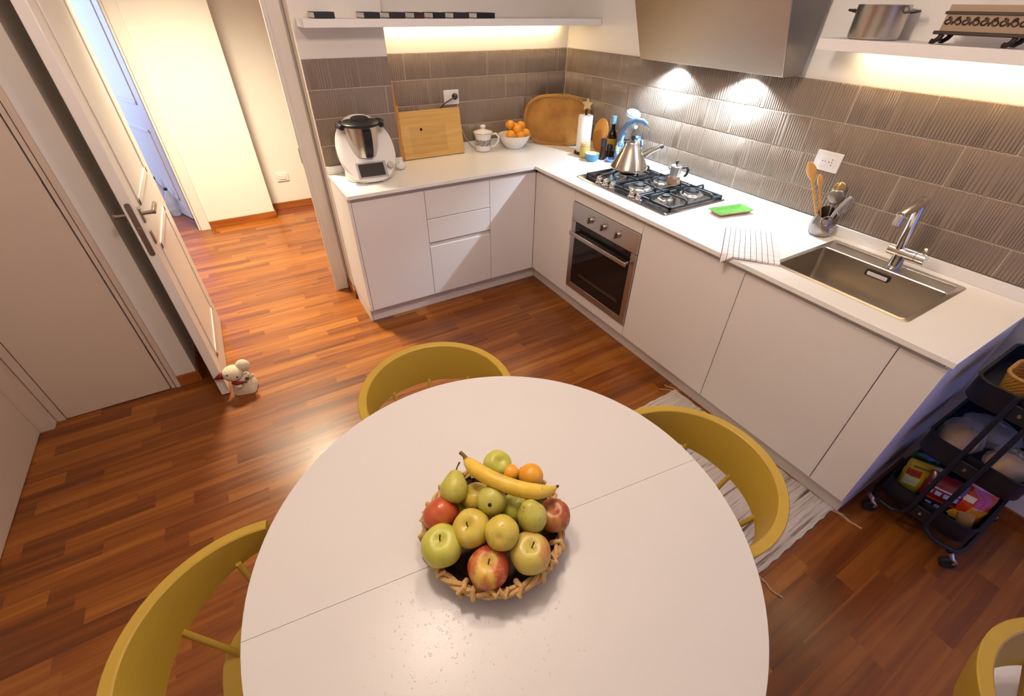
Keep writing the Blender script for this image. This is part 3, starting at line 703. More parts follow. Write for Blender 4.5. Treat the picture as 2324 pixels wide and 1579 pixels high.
for (x, y, dx, dy) in ((RW/2, -RL/2, 0.01, -0.115), (RW/2-0.012, -RL/2, 0.02, -0.095), (-RW/2, -RL/2, 0.015, -0.10), (-RW/2+0.01, -RL/2, -0.005, -0.08), (RW/2, RL/2, -0.02, 0.06), (RW/2-0.02, RL/2, -0.05, 0.05)):
    MB().tube([(x, y, 0.005), (x+dx*0.4+0.006, y+dy*0.35, 0.003), (x+dx*0.7-0.004, y+dy*0.7, 0.003), (x+dx, y+dy, 0.004)], [0.0028, 0.0024, 0.0024, 0.0036], 6).build('tassel', TASS, rug)

# ------------------------------------------------------------------ fruit basket and fruit
bk = empty('fruit_basket', 'shallow round woven basket with jute rope rim on the table', 'basket', (-1.500, -2.115, TZ))
WICK = wood('dark_wicker', [(0.2, '#1e0e06'), (0.55, '#3a1f0f'), (0.85, '#5a3418')], 0.7, 2, 40, 60)
JUTE = mat('jute_rope', '#c8a068', 0.9, var=0.25, scale=60, bump=0.8, bscale=250)
MB().lathe([(0.01, 0.012), (0.118, 0.010), (0.150, 0.045), (0.158, 0.047), (0.122, 0.0005), (0.01, 0.0005)][::-1], 48).build('bowl', WICK, bk)
for q in range(3):
    pts = []
    for i in range(120):
        a = 2*PI*i/120; ph = a*9 + q*2*PI/3
        r = 0.157 + 0.006*math.cos(ph); z = 0.048 + 0.006*math.sin(ph)
        pts.append((r*math.cos(a), r*math.sin(a), z))
    MB().tube(pts, 0.0052, 6, closed=True).build('rim_rope', JUTE, bk)
pts = [(0.149*math.cos(2*PI*i/60), 0.149*math.sin(2*PI*i/60), 0.024+0.004*math.sin(i*2.3)) for i in range(60)]
MB().tube(pts, 0.006, 6, closed=True).build('side_rope', JUTE, bk)
for k in range(22):
    a = 2*PI*k/22 + R.uniform(-0.08, 0.08); ca, sa_ = math.cos(a), math.sin(a); w = R.uniform(-0.006, 0.006)
    def rp3(r, z, s): return (r*ca - s*sa_, r*sa_ + s*ca, z)
    if k % 3:
        p = [rp3(0.152, 0.018, w), rp3(0.167, 0.034, 0), rp3(0.170, 0.050, -w), rp3(0.160, 0.061, w), rp3(0.148, 0.056, 0), rp3(0.140, 0.048, 0)]
        MB().tube(p, [0.0035, 0.005, 0.0055, 0.0058, 0.006, 0.0065], 7).build('rope_knot', JUTE, bk)
    else:
        p = [rp3(0.150, 0.062, -0.020), rp3(0.166, 0.058, -0.008), rp3(0.158, 0.066, 0.0), rp3(0.168, 0.056, 0.010), rp3(0.152, 0.062, 0.018)]
        MB().tube(p, [0.0045, 0.006, 0.0075, 0.006, 0.0045], 7).build('rope_knot', JUTE, bk)

def fruit_mat(name, ca, cb, lo=0.45, hi=0.62, speck=None, rough=0.32, zdir=0.0, streak=(3, 3, 1), center=0.0):
    m = bpy.data.materials.new(name); m.use_nodes = True; nt = m.node_tree; N = nt.nodes; L = nt.links; b = N['Principled BSDF']
    tc = N.new('ShaderNodeTexCoord'); mp = N.new('ShaderNodeMapping'); mp.inputs['Scale'].default_value = tuple(s*8 for s in streak); L.new(tc.outputs['Object'], mp.inputs[0])
    n1 = N.new('ShaderNodeTexNoise'); n1.inputs['Scale'].default_value = 1.0; n1.inputs['Detail'].default_value = 5; L.new(mp.outputs[0], n1.inputs[0])
    fac = n1.outputs[0]
    sp = N.new('ShaderNodeSeparateXYZ'); L.new(tc.outputs['Object'], sp.inputs[0])
    if zdir:
        ma = N.new('ShaderNodeMath'); ma.operation = 'MULTIPLY_ADD'; ma.inputs[1].default_value = zdir; L.new(sp.outputs[0], ma.inputs[0]); L.new(fac, ma.inputs[2]); fac = ma.outputs[0]
    if center:
        # blush strongest at the shoulders, the stalk hollow stays green-yellow
        d = N.new('ShaderNodeVectorMath'); d.operation = 'LENGTH'; cx = N.new('ShaderNodeCombineXYZ'); L.new(sp.outputs[0], cx.inputs[0]); L.new(sp.outputs[1], cx.inputs[1]); L.new(cx.outputs[0], d.inputs[0])
        mb = N.new('ShaderNodeMath'); mb.operation = 'MULTIPLY_ADD'; mb.inputs[1].default_value = center; L.new(d.outputs['Value'], mb.inputs[0]); L.new(fac, mb.inputs[2]); fac = mb.outputs[0]
    rp = ramp(N, [(lo, ca), (hi, cb)]); L.new(fac, rp.inputs[0]); out = rp.outputs[0]
    if speck:
        n2 = N.new('ShaderNodeTexNoise'); n2.inputs['Scale'].default_value = 95; n2.inputs['Detail'].default_value = 2; L.new(tc.outputs['Object'], n2.inputs[0])
        r2 = ramp(N, [(0.66, (0, 0, 0)), (0.74, (1, 1, 1))]); L.new(n2.outputs[0], r2.inputs[0])
        mx = N.new('ShaderNodeMix'); mx.data_type = 'RGBA'; mx.inputs[7].default_value = lin(speck) + (1,); L.new(r2.outputs[0], mx.inputs[0]); L.new(out, mx.inputs[6]); out = mx.outputs[2]
    L.new(out, b.inputs['Base Color']); b.inputs['Roughness'].default_value = rough
    b.inputs['Subsurface Weight'].default_value = 0.08; b.inputs['Subsurface Radius'].default_value = (0.01, 0.007, 0.003)
    return m
GREEN = fruit_mat('green_apple_skin', '#aeac3a', '#c8c25a', 0.35, 0.7, None, 0.38)
YELL = fruit_mat('yellow_apple_skin', '#bfa63a', '#d0bc58', 0.35, 0.7, '#9c8430', 0.34)
BLUSH = fruit_mat('yellow_blush_apple_skin', '#c2b052', '#b87440', 0.52, 0.80, '#a08a3a', 0.34, zdir=6)
REDY = fruit_mat('red_yellow_apple_skin', '#d0ab48', '#b0482a', 0.60, 0.80, None, 0.40, streak=(5, 5, 1), center=7)
REDD = fruit_mat('red_apple_skin', '#b95c30', '#b03e24', 0.40, 0.62, None, 0.30, streak=(5, 5, 1))
REDS = fruit_mat('red_brown_apple_skin', '#b57a3c', '#963f22', 0.36, 0.62, '#c08a50', 0.36, streak=(6, 6, 1))
PEAR = fruit_mat('green_pear_skin', '#b0a944', '#bfb65a', 0.4, 0.7, '#6f6428', 0.42)
ORNG = fruit_mat('orange_peel', '#e8991f', '#f0aa38', 0.4, 0.7, None, 0.45)
ORNY = fruit_mat('yellow_orange_peel', '#d9951f', '#e3a834', 0.4, 0.7, None, 0.42)
STEM = mat('fruit_stem', '#4a3218', 0.8)
def tilt(d): return Vector((0, 0, 1)).rotation_difference(Vector(d).normalized()).to_euler()
FRUITG = 'fruit heaped in the basket'
def apple(label, c, r, m, axis=(0,0,1), stem=True, kind='apple'):
    e = empty(kind, label, 'apple', c, 0, FRUITG); e.rotation_euler = tilt(axis)
    prof = []
    for k in range(17):
        a = PI*k/16; z = -math.cos(a); rad = math.sin(a)**0.92
        x = rad*(1.0 + 0.06*z)
        zz = z*0.90
        if k > 12: zz -= 0.30*((k-12)/4.0)**2.2
        if k < 3: zz += 0.16*((3-k)/3.0)**2
        prof.append((max(x, 0.03)*r, zz*r))
    b = MB(); loops = []
    for (x, z) in prof:
        loops.append([(x*(1+0.018*math.cos(5*2*PI*i/28))*math.cos(2*PI*i/28), x*(1+0.018*math.cos(5*2*PI*i/28))*math.sin(2*PI*i/28), z) for i in range(28)])
    b.loft(loops).build('flesh', m, e, smooth=80)
    if stem: MB().tube([(0, 0, r*0.50), (r*0.03, 0, r*0.75), (r*0.12, r*0.05, r*0.98)], [0.0015, 0.0013, 0.002], 6).build('stem', STEM, e)
    return e
def pear(label, c, r, m, axis, ln=1.0, stem=False):
    e = empty('pear', label, 'pear', c, 0, FRUITG); e.rotation_euler = tilt(axis)
    prof = [(0.03, -0.88), (0.3, -0.92), (0.66, -0.78), (0.90, -0.45), (1.0, -0.05), (0.95, 0.32), (0.80, 0.66), (0.62, 0.98), (0.48, 1.25), (0.36, 1.42), (0.2, 1.50), (0.03, 1.48)]
    loops = [[(x*r*(1+0.02*math.sin(2*PI*i*3/24+1))*math.cos(2*PI*i/24), x*r*math.sin(2*PI*i/24), (z if z < 0.3 else 0.3+(z-0.3)*ln)*r) for i in range(24)] for x, z in prof]
    MB().loft(loops).build('flesh', m, e, smooth=80)
    top = (0.3 + (1.48-0.3)*ln)*r
    if stem: MB().tube([(0, 0, top-0.002), (r*0.1, 0, top+r*0.3), (r*0.25, r*0.05, top+r*0.6)], [0.0018, 0.0016, 0.0024], 6).build('stem', STEM, e)
    MB().lathe([(r*0.13, -0.925*r), (r*0.08, -0.95*r), (r*0.02, -0.91*r)], 8).build('calyx', mat('calyx_brown', '#2c2010', 0.9), e)
    return e
apple('large green apple at the lower left of the basket, hollow facing up', (-1.630, -2.122, 0.822), 0.0455, GREEN, (-0.15, -0.05, 1))
apple('red and yellow striped apple at the front of the basket, nearest the viewer', (-1.564, -2.210, 0.812), 0.0440, REDY, (-0.1, -0.15, 1))
apple('yellow apple with pink blush at the lower right, brown stem showing', (-1.474, -2.232, 0.822), 0.0445, BLUSH, (0.02, -0.1, 1))
apple('shiny red apple at the left rim of the basket', (-1.602, -2.050, 0.818), 0.0425, REDD, (-0.2, 0.9, 0.25), False)
apple('dull red-brown apple at the right rim of the basket', (-1.378, -2.183, 0.818), 0.0385, REDS, (-0.05, -0.05, 1), False)
apple('yellow-green apple with curved stem in the middle of the basket, behind the green one', (-1.562, -2.130, 0.845), 0.0415, YELL, (-0.45, -0.15, 1))
apple('smooth yellow apple lying on top in the centre of the heap', (-1.517, -2.184, 0.868), 0.0370, YELL, (0.5, 0.5, -0.6), False)
apple('light green apple in the middle of the heap, between two pears', (-1.452, -2.125, 0.826), 0.0345, GREEN, (0.3, 0.0, 1), False)
apple('pale green apple at the far side of the basket behind the banana', (-1.420, -1.990, 0.815), 0.0370, GREEN, (0.15, -0.45, 1), False)
apple('pale yellow apple half hidden under the two upper pears', (-1.512, -2.055, 0.825), 0.0360, YELL, (0.1, 0.3, 1), False)
apple('small green apple peeping out under the stemmed pear at the left', (-1.545, -2.048, 0.790), 0.0300, GREEN, (0, 0, 1), False)
pear('green pear with long stem at the upper left of the basket', (-1.556, -2.028, 0.855), 0.0335, PEAR, (0.52, 0.80, 0.50), 0.85, True)
pear('spotted green pear with its brown calyx facing the viewer on the heap', (-1.497, -2.103, 0.865), 0.0340, PEAR, (0.48, 0.62, -0.62), 0.8)
pear('yellow-green pear lying at the right of the heap, calyx down', (-1.437, -2.180, 0.858), 0.0335, PEAR, (-0.02, 0.45, 0.8), 0.75)
for lb, c, r, m in (('small mandarin mostly hidden behind the banana', (-1.402, -2.026, 0.812), 0.0220, ORNG), ('yellow-orange fruit at the far right of the basket', (-1.362, -2.060, 0.812), 0.0315, ORNY)):
    tag(MB().ell((0,0,0), r, r, r*0.93, 24, 14).build('orange', m, None, smooth=80, loc=c), lb, 'orange', FRUITG)
bn = empty('banana', 'ripe yellow banana lying across the top of the fruit', 'banana', (0, 0, 0), 0, FRUITG)
BAN = fruit_mat('banana_skin', '#d2a82a', '#e2c24c', 0.35, 0.7, '#8a6420', 0.42, streak=(2, 2, 2))
key = [(-1.503, -1.992, 0.888), (-1.500, -2.030, 0.897), (-1.482, -2.075, 0.902), (-1.452, -2.116, 0.900), (-1.416, -2.145, 0.892), (-1.380, -2.155, 0.880), (-1.356, -2.152, 0.872)]
pts = []; rs = []
for i in range(25):
    u = i/24*(len(key)-1); k = min(int(u), len(key)-2); f = u-k
    P0 = Vector(key[max(k-1,0)]); P1 = Vector(key[k]); P2 = Vector(key[k+1]); P3 = Vector(key[min(k+2,len(key)-1)])
    q = 0.5*((2*P1)+(P2-P0)*f+(2*P0-5*P1+4*P2-P3)*f*f+(3*P1-P0-3*P2+P3)*f**3)
    pts.append(tuple(q)); w = i/24
    rs.append(0.0185*min(1, 0.52+3*w)*min(1, 0.24+2.6*(1-w)))
MB().tube(pts, rs, 7).build('peel', BAN, bn, smooth=75)
MB().tube([pts[0], (-1.503, -1.976, 0.888), (-1.506, -1.962, 0.886)], [0.008, 0.005, 0.0055], 6).build('stalk', mat('banana_stalk', '#6b5022', 0.7), bn)
MB().tube([pts[-1], (-1.346, -2.149, 0.868)], [0.0045, 0.003], 6).build('tip', STEM, bn)

# water drops left on the table after wiping
wd_ = MB(); RR = random.Random(5)
def drop(x, y, r, h, st=1.0, an=0.0):
    n = 8; ca, sn = math.cos(an), math.sin(an); loops = []
    for q in ((1.0, 0.0), (0.85, 0.6), (0.45, 0.95), (0.05, 1.0)):
        l = []
        for i in range(n):
            a = 2*PI*i/n; px, py = r*q[0]*math.cos(a)*st, r*q[0]*math.sin(a)
            l.append((x + px*ca - py*sn, y + px*sn + py*ca, TZ + 0.0001 + h*q[1]))
        loops.append(l)
    wd_.loft(loops)
for _ in range(380):
    x = RR.gauss(-1.700, 0.060); y = RR.gauss(-2.225, 0.055)
    if math.hypot(x-TX, y-TY) > 0.55 or math.hypot(x+1.5, y+2.115) < 0.165: continue
    r = RR.choice((0.0005, 0.0006, 0.0008, 0.0011, 0.0019)); drop(x, y, r, r*0.12, RR.uniform(1, 2), RR.uniform(0, PI))
for _ in range(120):
    x = RR.uniform(-1.75, -1.45); y = RR.uniform(-2.42, -2.25); r = RR.choice((0.0007, 0.001, 0.0015, 0.002)); drop(x, y, r, r*0.12, RR.uniform(1, 2.4), RR.uniform(0, PI))
for _ in range(90):
    x = RR.uniform(-1.78, -1.62); y = RR.uniform(-2.12, -1.92); r = RR.choice((0.0005, 0.0008)); drop(x, y, r, r*0.35)
WATER = mat('water_drops', (0.60, 0.57, 0.55), 0.04, var=0.0, spec=0.5)
o = wd_.build('water_drops', WATER, None, smooth=80); o['kind'] = 'stuff'; tag(o, 'scattered water drops on the white table beside the basket', 'water')

# ------------------------------------------------------------------ sockets and cables
def socket(label, loc, rotz, w, h, kind):
    e = empty('wall_socket', label, 'socket', loc, rotz)          # local: faces -y
    MB().prism(rrect(w, h, 0.003), 0, 0.009).build('plate', WHITEP, e, 0.002, rot=(PI/2, 0, 0))
    MB().prism(rrect(w*0.62, h*0.56, 0.003), 0.009, 0.0105).build('insert', CERAM, e, 0.0008, rot=(PI/2, 0, 0))
    if kind == 'holes':
        MB().cyl((-0.014, -0.0104, 0), (-0.014, -0.012, 0), 0.018, seg=24).build('round_outlet', WHITEP, e)
        hb = MB()
        for (x, z) in ((0.022, -0.012), (0.022, 0), (0.022, 0.012), (0.009, 0.0), (-0.008, 0), (-0.020, 0)): hb.cyl((x, -0.0100, z), (x, -0.0126, z), 0.0022, seg=8)
        hb.build('pin_holes', BLACKP, e)
    if kind == 'switch':
        MB().box(-w*0.30, w*0.30, -0.014, -0.0105, -h*0.26, h*0.26).build('rocker', WHITEP, e, 0.002)
    return e
socket('white double wall socket on the tiles above the cutting board, black plug in it', (-0.337, 0.5995, 1.232), 0, 0.112, 0.088, 'plain')
socket('white wall socket with dark pin holes on the tiles above the utensil pot', (0.6285, -1.508, 1.186), -PI/2, 0.116, 0.084, 'holes')
socket('white socket plate low on the hall wall above the skirting', (-1.392, 2.579, 0.318), 0, 0.112, 0.078, 'switch')
pg = empty('power_plug', 'black plug with its cable in the left tile-wall socket', 'plug', (-0.315, 0.589, 1.237))
MB().lathe([(0.020, 0), (0.020, 0.012), (0.013, 0.022), (0.008, 0.028)], 16).build('plug_body', BLACKP, pg, rot=(PI/2, 0, 0))
CBR = mat('brown_cable', '#3a2a1c', 0.5); CBW = mat('cream_cable', '#b9a888', 0.5)
MB().tube([(0, -0.026, 0), (-0.035, -0.034, -0.008), (-0.085, -0.030, -0.030), (-0.118, -0.014, -0.062), (-0.125, -0.008, -0.120), (-0.125, -0.006, -0.30)], 0.0042, 8).build('cable', CBR, pg)
tag(MB().tube([(-0.300, 0.585, 1.188), (-0.297, 0.583, 1.12), (-0.280, 0.580, 1.03), (-0.250, 0.576, 0.962), (-0.225, 0.572, 0.930), (-0.205, 0.562, 0.905), (-0.190, 0.545, 0.8925), (-0.150, 0.555, 0.891), (-0.060, 0.560, 0.891)], 0.0038, 8).build('power_cable', CBW), 'cream cable hanging from the socket to the worktop behind the lidded mug', 'cable')

# ------------------------------------------------------------------ boards on the worktop
cb = empty('cutting_board', 'large bamboo cutting board with a dark wet patch leaning on the tiles', 'board', (-0.532, 0.505, ZT+0.001))
cb.rotation_euler = (math.radians(-12), 0, math.radians(-0.5))
def cboard_mat():
    m = wood('bamboo_cutting_board', [(0.15, '#b98a40'), (0.5, '#d0a75c'), (0.85, '#dfbb74')], 0.5, 0, 34, 2.5)
    nt = m.node_tree; N = nt.nodes; L = nt.links; b = N['Principled BSDF']
    tc = N.new('ShaderNodeTexCoord'); sp = N.new('ShaderNodeSeparateXYZ'); L.new(tc.outputs['Object'], sp.inputs[0])
    def between(o, a, bb):
        g = N.new('ShaderNodeMath'); g.operation = 'GREATER_THAN'; g.inputs[1].default_value = a; L.new(o, g.inputs[0])
        l = N.new('ShaderNodeMath'); l.operation = 'LESS_THAN'; l.inputs[1].default_value = bb; L.new(o, l.inputs[0])
        k = N.new('ShaderNodeMath'); k.operation = 'MULTIPLY'; L.new(g.outputs[0], k.inputs[0]); L.new(l.outputs[0], k.inputs[1]); return k.outputs[0]
    k = N.new('ShaderNodeMath'); k.operation = 'MULTIPLY'; L.new(between(sp.outputs[0], -0.16, 0.105), k.inputs[0]); L.new(between(sp.outputs[2], 0.03, 0.20), k.inputs[1])
    mu = N.new('ShaderNodeMath'); mu.operation = 'MULTIPLY'; mu.inputs[1].default_value = 0.30; L.new(k.outputs[0], mu.inputs[0])
    src = b.inputs['Base Color'].links[0].from_socket
    mx = N.new('ShaderNodeMix'); mx.data_type = 'RGBA'; mx.inputs[7].default_value = lin('#a87a40') + (1,); L.new(mu.outputs[0], mx.inputs[0]); L.new(src, mx.inputs[6]); L.new(mx.outputs[2], b.inputs['Base Color'])
    return m
MB().box(-0.222, 0.226, -0.020, 0.0, 0, 0.292).build('panel', cboard_mat(), cb, 0.003)
MB().cyl((-0.075, -0.0202, 0.178), (-0.075, -0.0206, 0.178), 0.0095, seg=12).build('hanging_hole', mat('hole_dark', '#2a1a0c', 0.9), cb)
cb2 = MB().box(-0.010, 0.010, -0.055, 0.055, 0, 0.47)
tag(cb2.build('cutting_board', BOARDV, None, 0.004, loc=(-0.782, 0.515, ZT+0.002), rot=(math.radians(-7), math.radians(1.0), 0)), 'tall narrow wooden board standing on edge beside the tiled pillar', 'board')
cb3 = MB().box(-0.008, 0.008, -0.04, 0.04, 0, 0.33)
tag(cb3.build('cutting_board', BOARD, None, 0.004, loc=(-0.762, 0.535, ZT+0.002), rot=(math.radians(-5), math.radians(1.0), 0)), 'second narrow board squeezed behind the large cutting board', 'board')

# ------------------------------------------------------------------ food processor
fp = empty('food_processor', 'white food processor with steel jug, black lid and dark screen', 'appliance', (-1.066, 0.262, ZT+0.001), math.radians(-4))
def oval(w, zc, hgt, n=40):      # outline in the sloped face (u across, v up)
    o = []
    for i in range(n):
        a = 2*PI*i/n; ca, sa2 = math.cos(a), math.sin(a)
        u = w*0.5*math.copysign(abs(ca)**0.85, ca); v = hgt*0.5*math.copysign(abs(sa2)**0.85, sa2)
        if v < 0: u *= 1.0 - 0.10*(v/(hgt*0.5))**2
        if v > 0: u *= 1.0 - 0.14*(v/(hgt*0.5))**2
        o.append((u, v))
    return o
# sloped shell: bottom edge at the front, top at the back
def shell(w, h, off0, off1, thick):
    ol = oval(w, 0, h); L_ = []
    for k, (s, t) in enumerate(((0.94, 0.0), (1.0, 0.25), (1.0, 0.75), (0.955, 1.0))):
        l = []
        for (u, v) in ol:
            q = (v + h*0.5)/h*1.0
            base = Vector((u*s, -0.150 + 0.270*q**1.15, 0.012 + 0.320*q))
            nrm = Vector((0, -0.76, 0.65))
            p = base + nrm*(thick*(t - 1.0))
            if q < 0.02: p.z = max(p.z, 0.010)
            l.append(tuple(p))
        L_.append(l)
    return L_
MB().loft(shell(0.335, 0.42, 0, 0, 0.040)).build('shell', WHITEP, fp, smooth=55)
ft = [(x, y+0.012) for x, y in rrect(0.285, 0.235, 0.10, 6)]
MB().loft([ring([(x*0.96, y*0.96) for x, y in ft], 0.0), ring(ft, 0.008), ring([(x*0.98, y*0.98) for x, y in ft], 0.045), ring([(x*0.85, y*0.5+0.05) for x, y in ft], 0.16), ring([(x*0.6, y*0.25+0.075) for x, y in ft], 0.22)]).build('base', WHITEP, fp, smooth=50)
JZ = 0.030; JX = -0.006
jug = MB().lathe([(0.056, 0.098+JZ), (0.068, 0.102+JZ), (0.083, 0.17+JZ), (0.095, 0.262+JZ), (0.097, 0.268+JZ)], 32, (JX, -0.012, 0)).build('jug', STEEL, fp)
hl = []
for (yy_, zz_, ww_) in ((-0.100, 0.262, 0.024), (-0.124, 0.252, 0.026), (-0.122, 0.200, 0.027), (-0.110, 0.145, 0.026), (-0.092, 0.108, 0.022), (-0.078, 0.100, 0.018)):
    cx_ = JX + 0.010
    hl.append([(cx_-ww_, yy_+0.010, zz_+JZ), (cx_-ww_*0.8, yy_-0.004, zz_+JZ), (cx_+ww_*0.8, yy_-0.004, zz_+JZ), (cx_+ww_, yy_+0.010, zz_+JZ), (cx_+ww_*0.8, yy_+0.020, zz_+JZ), (cx_-ww_*0.8, yy_+0.020, zz_+JZ)])
MB().loft(hl).build('jug_handle', BLACKP, fp, smooth=60)
MB().lathe([(0.105, 0.266+JZ), (0.109, 0.270+JZ), (0.109, 0.280+JZ), (0.100, 0.287+JZ), (0.050, 0.291+JZ), (0.048, 0.306+JZ), (0.040, 0.310+JZ), (0.004, 0.310+JZ)], 36, (JX, -0.012, 0)).build('lid', BLACKP, fp)
for sx in (-1, 1):
    MB().tube([(JX+sx*0.104, 0.035, 0.275+JZ), (JX+sx*0.122, -0.002, 0.272+JZ), (JX+sx*0.110, -0.05, 0.266+JZ)], [0.014, 0.019, 0.015], 10).build('lid_clamp', BLACKP, fp)
# screen unit in the sloped front
sl = math.atan2(0.320, 0.270)
nb = Vector((0, -math.sin(sl), math.cos(sl)))
sc_ = MB(); 
scr = empty('x', 'x y z w', 'x'); bpy.data.objects.remove(scr)
def on_slope(u, q, lift=0.0):
    p = Vector((u, -0.150 + 0.270*q**1.15, 0.012 + 0.320*q)) + Vector((0, -0.76, 0.65))*lift
    return tuple(p)
def slope_plate(u0, u1, q0, q1, l0, l1):
    b = MB(); b.add([on_slope(u0,q0,l0), on_slope(u1,q0,l0), on_slope(u1,q1,l0), on_slope(u0,q1,l0), on_slope(u0,q0,l1), on_slope(u1,q0,l1), on_slope(u1,q1,l1), on_slope(u0,q1,l1)], [(0,3,2,1),(4,5,6,7),(0,1,5,4),(1,2,6,5),(2,3,7,6),(3,0,4,7)])
    return b
bz = slope_plate(-0.088, 0.088, 0.060, 0.300, -0.002, 0.003).build('screen_bezel', GREYP, fp, 0.002)
slope_plate(-0.075, 0.072, 0.085, 0.275, 0.0031, 0.0042).build('screen', SCREEN, bz, 0.0008)
kp = Vector(on_slope(0.112, 0.215, 0.0)); kq = kp + Vector((0, -0.76, 0.65))*0.020
MB().cyl(tuple(kp), tuple(kq), 0.021, 0.019, 24).build('dial', STEEL, fp, 0.002)
WC = mat('white_paper', (0.78, 0.75, 0.71), 0.9)
cr = MB(); RR = random.Random(3)
cr.ell((0, 0, 0.022), 0.034, 0.026, 0.024, 9, 6); cr.v = [(x*(1+RR.uniform(-.18,.18)), y*(1+RR.uniform(-.18,.18)), max(0, z*(1+RR.uniform(-.15,.15)))) for x, y, z in cr.v]
tag(cr.build('crumpled_napkin', WC, None, smooth=25, loc=(-0.845, 0.325, ZT+0.001)), 'crumpled white napkin right of the food processor', 'napkin')

# ------------------------------------------------------------------ lidded mug, bowl of oranges
mg = empty('lidded_mug', 'white herbal tea mug with lid, handle and blue-grey patterned band', 'mug', (-0.150, 0.492, ZT+0.001))
def band_mat():
    m = bpy.data.materials.new('blue_grey_pattern'); m.use_nodes = True; nt = m.node_tree; N = nt.nodes; L = nt.links; b = N['Principled BSDF']
    tc = N.new('ShaderNodeTexCoord'); v = N.new('ShaderNodeTexVoronoi'); v.inputs['Scale'].default_value = 190; L.new(tc.outputs['Object'], v.inputs[0])
    rp = ramp(N, [(0.30, '#4a4c5c'), (0.50, '#8d8a92'), (0.75, '#cfc8c4')]); L.new(v.outputs['Distance'], rp.inputs[0]); L.new(rp.outputs[0], b.inputs['Base Color']); b.inputs['Roughness'].default_value = 0.25
    return m
MB().lathe([(0.050, 0.0), (0.056, 0.004), (0.058, 0.030), (0.056, 0.038)], 32).build('foot', CERAM, mg)
MB().lathe([(0.0555, 0.038), (0.0540, 0.050), (0.0540, 0.070), (0.0550, 0.078)], 32, cap0=False, cap1=False).build('band', band_mat(), mg)
MB().lathe([(0.0552, 0.078), (0.062, 0.100), (0.070, 0.118), (0.071, 0.122), (0.062, 0.122)], 32, cap0=False).build('cup', CERAM, mg)
ld = MB().lathe([(0.070, 0.1225), (0.068, 0.128), (0.040, 0.138), (0.018, 0.144), (0.014, 0.150), (0.021, 0.158), (0.021, 0.166), (0.012, 0.172), (0.002, 0.173)], 32).build('lid', CERAM, mg)
MB().tube([(0.0715*math.cos(2*PI*i/40), 0.0715*math.sin(2*PI*i/40), 0.1215) for i in range(40)], 0.0012, 5, closed=True).build('rim_line', mat('blue_grey_line', '#5c6a70', 0.3), mg)
MB().tube([(0.058*math.cos(-.5), 0.058*math.sin(-.5), 0.112), (0.085, -0.04, 0.113), (0.103, -0.048, 0.090), (0.098, -0.046, 0.055), (0.075, -0.036, 0.030), (0.050, -0.026, 0.026)], [0.007, 0.0075, 0.0075, 0.0075, 0.007, 0.006], 10).build('handle', CERAM, mg, smooth=80)
bw_ = tag(MB().lathe([(0.064, 0.0), (0.069, 0.004), (0.100, 0.045), (0.122, 0.088), (0.123, 0.092), (0.120, 0.092), (0.098, 0.048), (0.064, 0.010), (0.002, 0.008)], 40).build('fruit_bowl', CERAM, None, smooth=60, loc=(0.098, 0.462, ZT+0.001)), 'white ceramic bowl filled with oranges on the worktop', 'bowl')
ogs = [((-0.058, -0.045, 0.100), 'orange lowest at the left of the white bowl'), ((0.012, -0.060, 0.092), 'orange at the front of the white bowl, below the middle one'), ((0.068, -0.035, 0.098), 'orange at the right front of the white bowl'),
       ((-0.020, 0.022, 0.152), 'topmost orange at the back left of the white bowl'), ((0.004, -0.036, 0.128), 'orange in the middle of the heap in the white bowl'), ((0.064, 0.022, 0.138), 'high orange at the back right of the white bowl'), ((0.026, 0.045, 0.125), 'orange at the very back of the white bowl, mostly hidden')]
for (p, lb) in ogs:
    r = 0.0345
    tag(MB().ell((0,0,0), r, r, r*0.94, 20, 12).build('orange', ORNG, None, smooth=80, loc=(0.098+p[0]*1.08, 0.462+p[1]*1.08, ZT+p[2])), lb, 'orange', 'oranges in the white bowl')

# ------------------------------------------------------------------ wicker tray leaning in the corner
wt_ = empty('wicker_tray', 'oval woven wicker tray leaning upright in the tiled corner', 'tray', (0.415, 0.375, ZT+0.001))
wt_.rotation_euler = (math.radians(-8), 0, math.radians(-43))
def wick_mat():
    m = bpy.data.materials.new('herringbone_wicker'); m.use_nodes = True; nt = m.node_tree; N = nt.nodes; L = nt.links; b = N['Principled BSDF']
    tc = N.new('ShaderNodeTexCoord')
    w1 = N.new('ShaderNodeTexWave'); w1.wave_type = 'BANDS'; w1.bands_direction = 'DIAGONAL'; w1.inputs['Scale'].default_value = 42; w1.inputs['Distortion'].default_value = 2.5; L.new(tc.outputs['Object'], w1.inputs[0])
    n = N.new('ShaderNodeTexNoise'); n.inputs['Scale'].default_value = 7; L.new(tc.outputs['Object'], n.inputs[0])
    mx = N.new('ShaderNodeMath'); mx.operation = 'MULTIPLY_ADD'; mx.inputs[1].default_value = 0.35; L.new(w1.outputs[1], mx.inputs[0]); L.new(n.outputs[0], mx.inputs[2])
    rp = ramp(N, [(0.35, '#855618'), (0.62, '#a87228'), (0.9, '#c08e40')]); L.new(mx.outputs[0], rp.inputs[0]); L.new(rp.outputs[0], b.inputs['Base Color']); b.inputs['Roughness'].default_value = 0.6
    bp = N.new('ShaderNodeBump'); bp.inputs['Strength'].default_value = 0.5; bp.inputs['Distance'].default_value = 0.002; L.new(w1.outputs[1], bp.inputs['Height']); L.new(bp.outputs[0], b.inputs['Normal'])
    return m
def sup(w, h, n=48, e=0.74): 
    return [(w/2*math.copysign(abs(math.cos(2*PI*i/n))**e, math.cos(2*PI*i/n)), h/2*math.copysign(abs(math.sin(2*PI*i/n))**e, math.sin(2*PI*i/n))) for i in range(n)]
WK = wick_mat(); TW, TH = 0.50, 0.335
